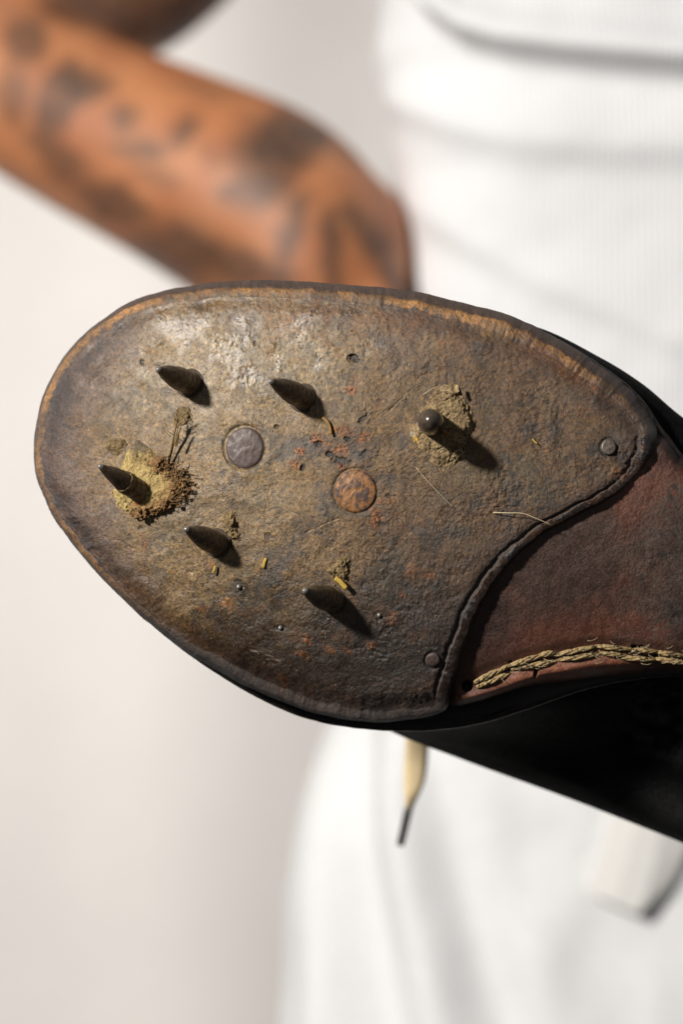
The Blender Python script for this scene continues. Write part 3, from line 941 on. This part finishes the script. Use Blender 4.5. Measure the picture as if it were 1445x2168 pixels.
def mud4_h(px, py, e):
    h = 10 * sm(0, 20, e) + 4 * fbm(px, py, 34, 4, 111) + 2.6 * fbm(px, py, 11, 3, 112) - 3 * (1 - sm(0, .03, np.abs(fbm(px, py, 40, 3, 118))))
    ridge = stroke(px, py, [(345, 985), (375, 1010), (378, 1045), (350, 1075), (305, 1090)], 17, .7, .7)
    h = h + ridge * (11 + 15 * fbm(px, py, 20, 3, 113) + 8 * fbm(px, py, 8, 2, 117))
    h = h + 9 * ell(px, py, 316, 1045, 26, 20, 40, .8)
    h = h - 7 * ell(px, py, 293, 937, 16, 14, 0, .6)
    for (x, y) in ((252, 1068), (262, 1072), (270, 1075), (265, 1065), (258, 1058), (281, 1063), (272, 1082)):
        h = h - 3 * ell(px, py, x, y, 3, 3, 0, .5)
    h = h - 4 * stroke(px, py, [(258, 962), (272, 945), (284, 926)], 3, .6) - 5 * stroke(px, py, [(300, 929), (320, 945), (340, 966)], 3.5, .6)
    return h


def mud4_c(px, py, e):
    n = fbm(px, py, 30, 4, 114); n5 = fbm(px, py, 8, 2, 115)
    c = lerp(np.array((.36, .262, .105)), np.array((.24, .165, .066)), sm(-.1, .4, n))
    c = lerp(c, c * .5, .6 * sm(.2, .5, n5))
    g = ell(px, py, 297, 940, 26, 22, 0, .6, .6, 25)
    c = lerp(c, np.array((.125, .095, .058)), g)
    ridge = stroke(px, py, [(340, 975), (378, 1010), (378, 1045), (350, 1078), (295, 1092)], 24, .6, .8)
    c = lerp(c, np.array((.165, .078, .030)), .85 * ridge * sm(-.4, .3, n + .5))
    c = lerp(c, np.array((.09, .065, .035)), .6 * ridge * sm(.1, .4, n5))
    c = lerp(c, np.array((.20, .07, .025)), .8 * ell(px, py, 293, 1066, 9, 5, 0, .5, .6, 9))
    return c


mud('mud_clump', [(255, 992), (262, 972), (271, 954), (287, 921), (305, 929), (325, 948), (343, 966), (358, 988), (378, 1002), (388, 1026), (376, 1058), (358, 1077), (334, 1090), (298, 1096), (271, 1092), (252, 1083), (241, 1060), (233, 1043), (246, 1026), (252, 1010)],
    (305, 1020), mud4_h, mud4_c, 320, 100, 'ochre kite-shaped mud pad with a ragged orange rim by the toe spike')


def muds_h(px, py, e):
    return 9 * sm(0, 14, e + 6 * fbm(px, py, 12, 2, 121)) + 4 * fbm(px, py, 14, 3, 122) + 2.5 * fbm(px, py, 6, 2, 123)


def muds_c(px, py, e):
    n = fbm(px, py, 16, 3, 124)
    c = lerp(np.array((.175, .12, .055)), np.array((.115, .078, .040)), sm(-.2, .4, n))
    return lerp(c, c * .5, .6 * sm(.2, .5, fbm(px, py, 6, 2, 125)))


mud('mud_clump', [(470, 1100), (484, 1082), (500, 1090), (496, 1112), (508, 1130), (500, 1150), (485, 1140), (474, 1122)], (487, 1115), muds_h, muds_c, 160, 40, ragged=7)
mud('mud_clump', [(690, 1212), (702, 1192), (722, 1178), (741, 1184), (738, 1210), (740, 1228), (722, 1230), (704, 1222)], (718, 1205), muds_h, muds_c, 160, 40, ragged=6)
mud('mud_clump', [(262, 930), (240, 925), (222, 938), (230, 958), (250, 962), (268, 948)], (246, 944), lambda a, b, e: muds_h(a, b, e) * .45, muds_c, 140, 30, ragged=6)
mud('mud_clump', [(372, 880), (384, 862), (404, 866), (410, 884), (396, 900), (380, 900)], (391, 882), lambda a, b, e: muds_h(a, b, e) * .6, muds_c, 140, 30, ragged=7)

A = Acc()
rr = random.Random(3)
path = spline([(350, 985), (372, 998), (386, 1018), (388, 1042), (372, 1062), (352, 1078), (325, 1090), (296, 1096)], 80, False)
for k in range(85):
    x, y = path[rr.randrange(80)]
    x += rr.gauss(-5, 6); y += rr.gauss(-3, 6)
    A.lump(pt(x, y, float(form(x, y)) - rr.uniform(6, 24)), (1.2 + 6.5 * rr.random() ** 2.6) * S, k)
for k in range(34):
    t = rr.random()
    x = 368 + 44 * t + rr.gauss(0, 4); y = 1012 + 16 * t + rr.gauss(0, 5) + (20 * (t - .8) if t > .8 else 0)
    A.lump(pt(x, y, float(form(x, y)) - rr.uniform(6, 16)), rr.uniform(1.0, 2.4) * S, 400 + k)
for k in range(80):        # orange fibres in the rim
    x, y = path[rr.randrange(45)]
    x += rr.gauss(-10, 10); y += rr.gauss(-4, 10)
    a = rr.uniform(-1.2, .6); L = rr.uniform(10, 28); d0 = float(form(x, y)) - rr.uniform(14, 26)
    P = [pt(x + L * t * math.cos(a) + 2 * math.sin(5 * t), y + L * t * math.sin(a), d0 - 6 * t + 8 * t * t) for t in np.linspace(0, 1, 6)]
    A.tube(P, .9 * S, 5)
link('soil_crumbs', A.mesh('soil_crumbs'), M_CRUMB, shoe, kind='stuff')

# grit and crumbs of rust spread over the plate
A = Acc()
for (x0, y0, a, b, r) in RUST[:9]:
    for k in range(7):
        x = x0 + rr.gauss(0, a * .6); y = y0 + rr.gauss(0, b * .6)
        A.lump(pt(x, y, surf(x, y) - rr.uniform(-.6, .3)), rr.uniform(.7, 1.9) * S, 900 + k)
link('rust_flakes', A.mesh('rust_flakes'), plain_mat('rust_flake', (.20, .065, .024), .85, .2, 0, .5, 700, .0002, (.08, .035, .018)), shoe, kind='stuff')
A = Acc()
for k in range(260):
    ang = rr.uniform(0, 6.28); q = math.sqrt(rr.random()) * .93
    j = int(ang / 6.2832 * NA) % NA
    x, y = CEN + q * (I2[j] - CEN)
    A.lump(pt(x, y, surf(x, y) - .2), rr.uniform(.8, 2.1) * S, 2000 + k)
link('grit', A.mesh('grit'), plain_mat('grit', (.20, .155, .095), .85, .2, 0, .6, 900, .0001, (.09, .06, .035)), shoe, kind='stuff')

# ---- straw, grass stem, hair ------------------------------------------------------------------------
def flake(pts, w, mat, lift=4, name='straw_flake', thick=1.2):
    P = spline(pts, 9, False)
    T = np.gradient(P, axis=0); T /= np.linalg.norm(T, axis=1)[:, None]
    Nn = np.stack([-T[:, 1], T[:, 0]], -1)
    rows = []
    d0 = np.array([float(form(*p)) for p in P]) - lift - np.linspace(0, 3, 9)
    for sx, dz in ((-1, 0), (-.5, -1.2), (.5, -1.2), (1, 0), (.5, thick + 1), (-.5, thick + 1)):
        q = P + Nn * (w / 2 * sx)
        rows.append(pt(q[:, 0], q[:, 1], d0 + dz))
    Vv = np.array(rows).transpose(1, 0, 2)
    return link(name, grid_mesh(name, Vv, True, True, True), mat, shoe)


flake([(709, 1223), (717, 1229), (726, 1238), (733, 1246)], 11, M_STRAW, 16)
flake([(456, 1198), (454, 1206), (450, 1214)], 5, M_STRAW, 4)
flake([(563, 1182), (560, 1190), (557, 1202)], 7, M_STRAW, 4)
flake([(1126, 929), (1130, 934), (1136, 939)], 3, M_STRAW, 4)
flake([(682, 884), (692, 892), (698, 905), (700, 920)], 7, plain_mat('tan_bark', (.24, .14, .05), .7, .2), 7)
flake([(968, 815), (967, 824), (970, 830)], 8, plain_mat('pale_chaff', (.35, .26, .13), .8, .2), 24)
flake([(934, 913), (941, 917), (948, 920)], 5, plain_mat('orange_chaff', (.26, .10, .03), .8, .2), 24)

A = Acc()


def stem(pts, r):
    P = spline([(x, y, l) for x, y, l in pts], 16, False)
    A.tube([pt(x, y, float(form(x, y)) - l) for x, y, l in P], np.linspace(r, r * .7, 16) * S, 7)


stem([(354, 992, 4), (358, 970, 12), (366, 935, 24), (372, 905, 34), (376, 885, 40)], 2.6)
stem([(356, 990, 4), (363, 960, 14), (374, 920, 28), (379, 895, 36)], 1.6)
for k in range(16):
    y0 = rr.uniform(868, 925); l0 = 42 - (y0 - 868) * .25
    x0 = 378 - (y0 - 880) * .25 + rr.gauss(0, 2)
    a = rr.uniform(-2.6, -.4); L = rr.uniform(8, 20)
    stem([(x0, y0, l0), (x0 + L * .5 * math.cos(a), y0 + L * .5 * math.sin(a), l0 + 3), (x0 + L * math.cos(a) + 2, y0 + L * math.sin(a), l0 + 2)], 1.3)
stem([(378, 920, 36), (374, 945, 30), (372, 936, 34), (383, 905, 40)], 2.4)
link('grass_stem', A.mesh('grass_stem'), M_STEM, shoe)

A = Acc()
stem([(1043, 1085, 3), (1075, 1086, 12), (1106, 1087, 14), (1135, 1098, 14), (1168, 1112, 6)], 1.1)
link('hair', A.mesh('hair'), M_HAIR, shoe)
A = Acc()
stem([(895, 835, 14), (915, 823, 19), (928, 818, 18)], .7)
stem([(925, 956, 17), (938, 949, 20), (950, 958, 17)], .7)
stem([(958, 962, 18), (972, 952, 20), (981, 961, 17)], .8)
stem([(932, 826, 18), (952, 828, 20), (958, 836, 18)], .7)
stem([(880, 990, 4), (920, 1035, 6), (960, 1075, 4)], .6)
link('fibres', A.mesh('fibres'), M_HAIR, shoe, kind='stuff')

# ---- stitching -------------------------------------------------------------------------------------------
def stitch(p0, p1, r, lift, sag=0.0):
    A2 = Acc()
    n = 26
    t = np.linspace(0, 1, n)
    bx = p0[0] + (p1[0] - p0[0]) * t; by = p0[1] + (p1[1] - p0[1]) * t + sag * np.sin(np.pi * t)
    taper = .30 + .70 * np.sin(np.pi * np.clip(t * .92 + .04, 0, 1)) ** .6
    dep = float(np.mean(shank_depth(bx, by))) + (shank_depth(bx, by) - np.mean(shank_depth(bx, by))) * .5 - lift * np.sin(np.pi * t) ** .7 + 3
    tx, ty = p1[0] - p0[0], p1[1] - p0[1]
    l = math.hypot(tx, ty); nx_, ny_ = -ty / l, tx / l
    plies = 4
    for k in range(plies):
        ph = 2 * np.pi * k / plies + t * 5.0
        rad = r * .58 * taper
        jx = 1.0 * fbm(t * 3 + k * 7, t * 0 + k, 1, 2, 130 + k)
        A2.tube(pt(bx + nx_ * rad * np.cos(ph) + jx, by + ny_ * rad * np.cos(ph) + jx, dep - rad * np.sin(ph)), r * .56 * taper * S, 8)
    return link('stitch', A2.mesh('stitch'), M_CORD, shoe)


US = [((1003, 1446), (1066, 1416), 10), ((1052, 1424), (1078, 1408), 7), ((1072, 1412), (1152, 1386), 9), ((1140, 1388), (1176, 1382), 9), ((1168, 1389), (1264, 1369), 8.5), ((1252, 1368), (1338, 1376), 8), ((1328, 1377), (1392, 1380), 8.5),
      ((1380, 1380), (1452, 1391), 8), ((1440, 1388), (1530, 1398), 8)]
LS = [((1008, 1455), (1086, 1421), 9.5), ((1080, 1417), (1180, 1399), 8.5), ((1176, 1398), (1272, 1384), 8.5), ((1266, 1382), (1330, 1388), 7.5), ((1300, 1391), (1386, 1397), 8.5), ((1376, 1393), (1462, 1405), 8.5), ((1455, 1403), (1535, 1412), 8)]
for a, b, r in US: stitch((a[0], a[1] - 1), (b[0], b[1] - 1), r * .66, 12)
for a, b, r in LS: stitch((a[0], a[1]), (b[0], b[1]), r * .66, 10)
A = Acc()
for k in range(46):
    t = rr.random(); i = rr.randrange(2, 8)
    x = STITCH_AX[i][0] + (STITCH_AX[i + 1][0] - STITCH_AX[i][0]) * t; y = STITCH_AX[i][1] + (STITCH_AX[i + 1][1] - STITCH_AX[i][1]) * t + rr.gauss(0, 11)
    a = rr.gauss(0, .45); L = rr.uniform(8, 26)
    d0 = float(shank_depth(np.array(x), np.array(y))) - rr.uniform(6, 16)
    A.tube([pt(x + L * q * math.cos(a), y + L * q * math.sin(a) + 3 * math.sin(3 * q), d0 - 4 * math.sin(3 * q)) for q in np.linspace(0, 1, 5)], .38 * S, 4)
link('cord_fibres', A.mesh('cord_fibres'), M_HAIR, shoe, kind='stuff')

# ---- lace ----------------------------------------------------------------------------------------------------
lp = np.array([(1010, 1200, 46, 0, 640), (930, 1330, 50, 0, 1200), (890, 1450, 50, 0, 1450), (883, 1560, 50, 3, 1500), (880, 1610, 50, 8, 1500), (877, 1650, 46, 4, 1500), (872, 1680, 34, -3, 1500), (868, 1700, 22, -4, 1500), (866, 1714, 14, -3, 1500)], float)
lp = spline(lp, 60, False)
rows = []
for sx, dz in ((-1, 0), (-.6, -5), (0, -6), (.6, -5), (1, 0), (.6, 5), (0, 6), (-.6, 5)):
    rows.append(pt(lp[:, 0] + lp[:, 2] / 2 * sx, lp[:, 1] - 2 * sx, lp[:, 4] + lp[:, 3] * 3 + dz + 10 * sx))
lace = link('lace', grid_mesh('lace', np.array(rows).transpose(1, 0, 2), True, True, True), M_LACE, shoe, 'loose cream lace end hanging below the shoe')
A = Acc()
A.tube([pt(866, 1706, 1492), pt(862, 1722, 1492), pt(854, 1758, 1492), pt(846.5, 1790, 1492)], np.array([9, 9, 8.5, 8]) * S * 1.25, 12)
ag = link('aglet', A.mesh('aglet'), M_AGLET, shoe)
ag.parent = lace; ag.matrix_parent_inverse = Matrix.Translation(-Vector(shoe.location)) @ Matrix.Identity(4)
ag.matrix_parent_inverse = (Matrix.Translation(Vector(shoe.location)) @ PINV[shoe.name]).inverted()


# ---------------------------------------------------------------- person behind the shoe
TD = 0.66                      # depth of the body's widest line
person = thing('person', (0.22, TD, -0.55), 'person in white ribbed tank top and white trousers with a tattooed bent arm', 'person')


def to_px(P):
    k = 1 + P[..., 1] / DIST
    return P[..., 0] / (S * k) + 722.5, 1084 - P[..., 2] / (S * k)


def torso(name, py0, py1, sil, nrow, fold, xc=0.225, b=0.105, ncol=420, thick=0):
    """closed garment skin: rows down the body, silhouette on the left given by (py -> px)"""
    pys = np.linspace(py0, py1, nrow)
    sp_ = np.array(sil, float)
    xl = np.interp(pys, sp_[:, 0], sp_[:, 1])
    for _ in range(3):
        xl = np.convolve(np.pad(xl, 4, 'edge'), np.ones(9) / 9, 'valid')
    k = 1 + TD / DIST
    X = (xl - 722.5) * S * k; Z = (1084 - pys) * S * k
    a = xc - X
    th = np.linspace(0, 2 * np.pi, ncol, endpoint=False)
    ct, st = np.cos(th), np.sin(th)
    pw = .62
    ex = np.sign(ct) * np.abs(ct) ** pw; ey = np.sign(st) * np.abs(st) ** pw
    P = np.stack([xc + a[:, None] * ex[None], TD + b * ey[None] + 0 * a[:, None], Z[:, None] + 0 * ex[None]], -1)
    nrm = np.stack([ct / 1.0, st * 1.6], -1); nrm /= np.linalg.norm(nrm, axis=1)[:, None]
    qx, qy = to_px(P)
    front = sm(.3, -.15, st)[None]
    d = fold(qx, qy) * front
    P[..., 0] += d * nrm[None, :, 0]; P[..., 1] += d * nrm[None, :, 1]
    return P


def bulge(px, py, pts, up, down, amp):
    """a roll of cloth: swells above the line, cut back sharply below it"""
    xs = np.array([p[0] for p in pts], float); ys = np.array([p[1] for p in pts], float)
    yl = np.interp(px, xs, ys)
    t = py - yl
    fade = sm(xs[0] - 60, xs[0] + 60, px)
    return amp * fade * np.where(t < 0, np.exp(-(t / up) ** 2), np.exp(-(t / down) ** 2))


def shirt_fold(px, py):
    d = bulge(px, py, [(880, -60), (930, 0), (1000, 58), (1080, 84), (1200, 100), (1445, 122), (2200, 160)], 64, 34, .017)
    d = d + bulge(px, py, [(800, 130), (850, 205), (950, 250), (1100, 290), (1250, 302), (1500, 300), (2200, 290)], 80, 52, .0065)
    d = d + bulge(px, py, [(860, 420), (1000, 510), (1100, 562), (1200, 612), (1400, 700), (2000, 900)], 70, 44, .0035)
    d = d + .004 * fbm(px, py * 1.3, 420, 2, 141) + .0012 * fbm(px + .6 * py, py - .5 * px, 190, 2, 142)
    return d


P = torso('tank_top', -700, 1420, [(-700, 770), (-100, 800), (0, 806), (90, 803), (150, 812), (200, 838), (260, 834), (330, 826), (420, 838), (600, 846), (1000, 850), (1300, 800), (1420, 780)], 520, shirt_fold)
me = grid_mesh('tank_top', P, True, False, False)
m, nt, N_, L_, bs = new_mat('white_ribbed_cotton')
co = n_co(nt)
sepx = nt.nodes.new('ShaderNodeSeparateXYZ'); L_.new(co, sepx.inputs[0])
rib = n_math(nt, 'SINE', n_math(nt, 'MULTIPLY', sepx.outputs[0], 2 * math.pi / 0.0030))
nn = n_noise(nt, co, 300, 4)
L_.new(n_mix(nt, n_range(nt, nn, .3, .7, 0, 1), (.745, .745, .75), (.72, .72, .725)), bs.inputs['Base Color'])
bs.inputs['Roughness'].default_value = .9
bs.inputs['Specular IOR Level'].default_value = .15
L_.new(n_bump(nt, rib, .00028), bs.inputs['Normal'])
M_SHIRT = m
link('tank_top', me, M_SHIRT, person, 'white ribbed tank top bunched in soft folds')


def trouser_fold(px, py):
    d = .010 * fbm(px, py * .5, 420, 3, 151)
    for pts, w, amp in (([(735, 1500), (745, 1700), (770, 1900), (810, 2200)], 60, -.012), ([(880, 1560), (930, 1800), (1000, 2000), (1090, 2250)], 70, -.010),
                        ([(840, 1500), (850, 1700), (890, 1950), (950, 2250)], 60, .008), ([(1150, 1800), (1250, 2000), (1330, 2250)], 80, -.004), ([(690, 1500), (680, 1800), (690, 2200)], 40, .006)):
        dd = np.full(px.shape, 1e9)
        for (x0, y0), (x1, y1) in zip(pts[:-1], pts[1:]):
            vx, vy = x1 - x0, y1 - y0
            t = np.clip(((px - x0) * vx + (py - y0) * vy) / (vx * vx + vy * vy), 0, 1)
            dd = np.minimum(dd, np.hypot(px - x0 - t * vx, py - y0 - t * vy))
        d = d + amp * np.exp(-(dd / w) ** 2)
    return d


P = torso('trousers', 1180, 3600, [(1180, 790), (1450, 725), (1545, 690), (1750, 640), (2000, 612), (2168, 600), (2600, 560), (3600, 560)], 420, trouser_fold, .225, .125)
me = grid_mesh('trousers', P, True, False, True)
M_TROU = plain_mat('white_trouser_cloth', (.725, .725, .725), .9, .15, 0, .06, 250, .0002)
trou = link('trousers', me, M_TROU, person, 'loose white trousers with long soft folds')

# folded strap end hanging at the front
tabA = np.array([(1318, 1600), (1300, 1700), (1272, 1800), (1247, 1872), (1240, 1888), (1244, 1892)], float)
tabB = np.array([(1430, 1600), (1408, 1720), (1382, 1840), (1356, 1918), (1348, 1934), (1350, 1936)], float)
tabC = np.array([(1540, 1600), (1505, 1690), (1465, 1780), (1432, 1850), (1418, 1872), (1416, 1876)], float)
R = []
for (a, b, c_) in zip(tabA, tabB, tabC):
    fa, fb_, fc = ptm(a[0], a[1], .531), ptm(b[0], b[1], .5255), ptm(c_[0], c_[1], .529)
    bk = np.array([0.002, .010, 0])
    R.append([fa, fa * .5 + fb_ * .5 + np.array([0, -.0015, 0]), fb_, fb_ * .5 + fc * .5, fc, fc + bk, fb_ + bk * 1.3, fa + bk])
me = grid_mesh('belt_end', np.array(R), True, True, True)
me.polygons.foreach_set('use_smooth', np.zeros(len(me.polygons), bool))
belt = link('belt_end', me, plain_mat('off_white_webbing', (.70, .68, .65), .85, .2, 0, .08, 300, .0002), person, 'folded off-white strap end hanging over the trousers')
belt.parent = trou
belt.matrix_parent_inverse = Matrix.Identity(4)

# body: arm, hand and the trunk under the clothes, one continuous skin
A = Acc()


def limb(pts, nsub=10, flat=None):
    """pts: px, py, depth m, radius px -> closed tube with rounded ends"""
    c = np.array(pts, float)
    W3 = np.array([np.append(ptm(p[0], p[1], p[2]), p[3] * S * (1 + p[2] / DIST)) for p in c])
    q = []
    m_ = len(W3)
    for i in range(m_ - 1):
        p0, p1, p2, p3 = W3[max(i - 1, 0)], W3[i], W3[i + 1], W3[min(i + 2, m_ - 1)]
        for s_ in range(nsub):
            t = s_ / nsub
            q.append(.5 * ((2 * p1) + (p2 - p0) * t + (2 * p0 - 5 * p1 + 4 * p2 - p3) * t * t + (3 * p1 - p0 - 3 * p2 + p3) * t ** 3))
    q.append(W3[-1]); q = np.array(q)
    d0 = q[0, :3] - q[1, :3]; d0 /= np.linalg.norm(d0); d1 = q[-1, :3] - q[-2, :3]; d1 /= np.linalg.norm(d1)
    head = [np.append(q[0, :3] + d0 * q[0, 3] * math.sin(a), q[0, 3] * math.cos(a)) for a in (1.45, 1.1, .7, .35)]
    tail = [np.append(q[-1, :3] + d1 * q[-1, 3] * math.sin(a), q[-1, 3] * math.cos(a)) for a in (.35, .7, 1.1, 1.45)]
    q = np.array(head + list(q) + tail)
    A.tube(q[:, :3], q[:, 3], 28)


# upper arm, elbow, forearm, wrist, back of hand
limb([(900, -900, .72, 250), (600, -520, .745, 255), (310, -160, .755, 235), (160, -10, .755, 205), (50, 150, .72, 170)])
limb([(-20, 150, .72, 160), (60, 200, .68, 178), (200, 272, .66, 192), (390, 361, .64, 211), (545, 441, .625, 227), (632, 508, .615, 212), (662, 590, .61, 195), (672, 690, .61, 165)])
limb([(600, 430, .63, 160), (670, 445, .62, 142), (735, 462, .615, 112), (774, 478, .615, 92), (779, 560, .61, 90), (780, 700, .61, 78)])
# hand hooked at the waist, behind the shoe: four fingers and a thumb
for (x0, x1, r, ln) in ((560, 545, 50, 250), (640, 628, 54, 285), (722, 716, 53, 270), (798, 800, 46, 215)):
    limb([(x0, 660, .60, r * 1.15), (x0 + (x1 - x0) * .4, 660 + ln * .4, .585, r * 1.02), (x1, 660 + ln * .75, .595, r * .92), (x1 + 2, 660 + ln, .61, r * .78)], 6)
limb([(760, 560, .60, 80), (800, 640, .585, 62), (835, 730, .58, 52), (850, 800, .585, 44)], 6)
# trunk and neck inside the clothes
limb([(1725, 2400, .66, 330), (1725, 1700, .66, 360), (1725, 1000, .66, 340), (1725, 200, .66, 360), (1725, -600, .67, 370), (1725, -1050, .67, 190)], 8)
limb([(860, -900, .72, 240), (1250, -900, .68, 260), (1725, -800, .67, 260)], 8)
tmp_me = A.mesh('body')
tmp = bpy.data.objects.new('body_tmp', tmp_me); COL.objects.link(tmp)
rm = tmp.modifiers.new('r', 'REMESH'); rm.mode = 'VOXEL'; rm.voxel_size = .0042
smm = tmp.modifiers.new('s', 'SMOOTH'); smm.factor = .5; smm.iterations = 14
dg = bpy.context.evaluated_depsgraph_get()
me = bpy.data.meshes.new_from_object(tmp.evaluated_get(dg))
me.name = 'body'
bpy.data.objects.remove(tmp)
nv = len(me.vertices)
co_ = np.empty(nv * 3, np.float32); me.vertices.foreach_get('co', co_); co_ = co_.reshape(-1, 3).astype(float)
qx, qy = to_px(co_)
ink_shade = np.zeros(nv)  # tattoos, with the forearm's underside shade painted in along its lower edge
wxx = qx + 22 * fbm(qx, qy, 60, 2, 161); wyy = qy + 22 * fbm(qx, qy, 60, 2, 162)
for (x, y, a, b, r, s_) in ((590, 305, 100, 72, -20, 1.0), (555, 385, 66, 60, 20, .9), (650, 285, 46, 32, 20, 1.0), (500, 405, 50, 36, 0, .75), (150, 175, 52, 48, 20, 1.0), (208, 182, 36, 32, 0, .95), (110, 240, 40, 56, 10, .9),
                            (300, 315, 60, 24, 5, .8), (385, 285, 24, 46, 25, .8), (262, 250, 34, 28, 0, .7), (330, 372, 50, 22, 20, .5), (120, 330, 90, 40, 40, .75), (240, 430, 100, 40, 28, .85), (400, 530, 130, 55, 15, .9),
                            (530, 575, 100, 44, 10, .9), (55, 85, 48, 48, 0, .85), (30, 200, 36, 70, 0, .65), (430, 195, 70, 20, 20, .4), (340, 560, 90, 40, 20, .8), (720, 310, 66, 24, 35, .4), (450, 330, 40, 20, 60, .35)):
    ink_shade = np.maximum(ink_shade, s_ * ell(wxx, wyy, x, y, a, b, r, .5))
for pts in ([(640, 420), (610, 500), (590, 600)], [(700, 455), (700, 530), (705, 620)], [(735, 440), (780, 500), (830, 590), (850, 640)]):
    ink_shade = np.maximum(ink_shade, .85 * stroke(wxx, wyy, pts, 22, .7))
upper = sm(130, 60, qy - .0 * qx) * sm(60, 200, qx + .6 * qy) * sm(.60, .64, co_[:, 1])
ink_shade = np.maximum(ink_shade, .88 * sm(-12, 30, 34 + (qx - 90) * .29 - qy) * sm(50, 120, qx) * sm(-.9, -.1, fbm(qx, qy, 120, 3, 163) + .2))  # upper arm darkened as a whole above a sloping line
ink_shade = ink_shade * (.9 + .35 * fbm(qx, qy, 34, 3, 164))
attr(me, 'ink_shade', np.clip(ink_shade, 0, 1))
me.polygons.foreach_set('use_smooth', np.ones(len(me.polygons), bool))
m, nt, N_, L_, bs = new_mat('tanned_skin')
co = n_co(nt)
a = n_attr(nt, 'ink_shade')
sk = n_mix(nt, n_range(nt, n_noise(nt, co, 38, 4), .35, .65, 0, 1), (.465, .190, .080), (.37, .135, .056))
L_.new(n_mix(nt, n_math(nt, 'MULTIPLY', a.outputs['Fac'], .92), sk, (.040, .032, .026)), bs.inputs['Base Color'])
bs.inputs['Roughness'].default_value = .44
bs.inputs['Specular IOR Level'].default_value = .42
L_.new(n_bump(nt, n_noise(nt, co, 700, 4), .0004), bs.inputs['Normal'])
me.materials.clear()
link('body', me, m, person, 'tan arm with grey tattoos and painted underside shade, bent at the elbow')

# ---------------------------------------------------------------- backdrop sweep
nx, nz = 160, 120
xs = np.linspace(-2.6, 3.4, nx)
prof = []
for z in np.linspace(2.4, -.75, 60): prof.append((1.75, z))
for z in np.linspace(-.8, -1.19, 12): prof.append((1.75, z))
prof = np.array(prof)
V = np.stack([np.broadcast_to(xs[None], (len(prof), nx)), np.broadcast_to(prof[:, 0][:, None], (len(prof), nx)), np.broadcast_to(prof[:, 1][:, None], (len(prof), nx))], -1).copy()
wav = .020 * np.sin(xs * 11 + .6) * (.6 + .4 * np.sin(xs * 4.1)) + .004 * np.sin(xs * 23 + 1)
V[..., 1] += wav[None] * sm(-1.1, -.6, prof[:, 1])[:, None]
me = grid_mesh('backdrop', V, False, flip=True)
M_BACK = plain_mat('pale_backdrop_cloth', (.745, .705, .675), .95, .1, 0, .04, 6, 0)
link('backdrop', me, M_BACK, None, 'pale hanging cloth backdrop', None, None, 'structure')

fx_ = np.linspace(-3, 3.6, 30); fy_ = np.linspace(-3, 1.9, 24)
V = np.stack([np.broadcast_to(fx_[None], (24, 30)), np.broadcast_to(fy_[:, None], (24, 30)), np.full((24, 30), -1.2)], -1)
me = grid_mesh('floor', V, False)
link('floor', me, plain_mat('dark_studio_floor', (.045, .042, .040), .7, .2, 0, .3, 5), None, 'dark studio floor', None, None, 'structure')
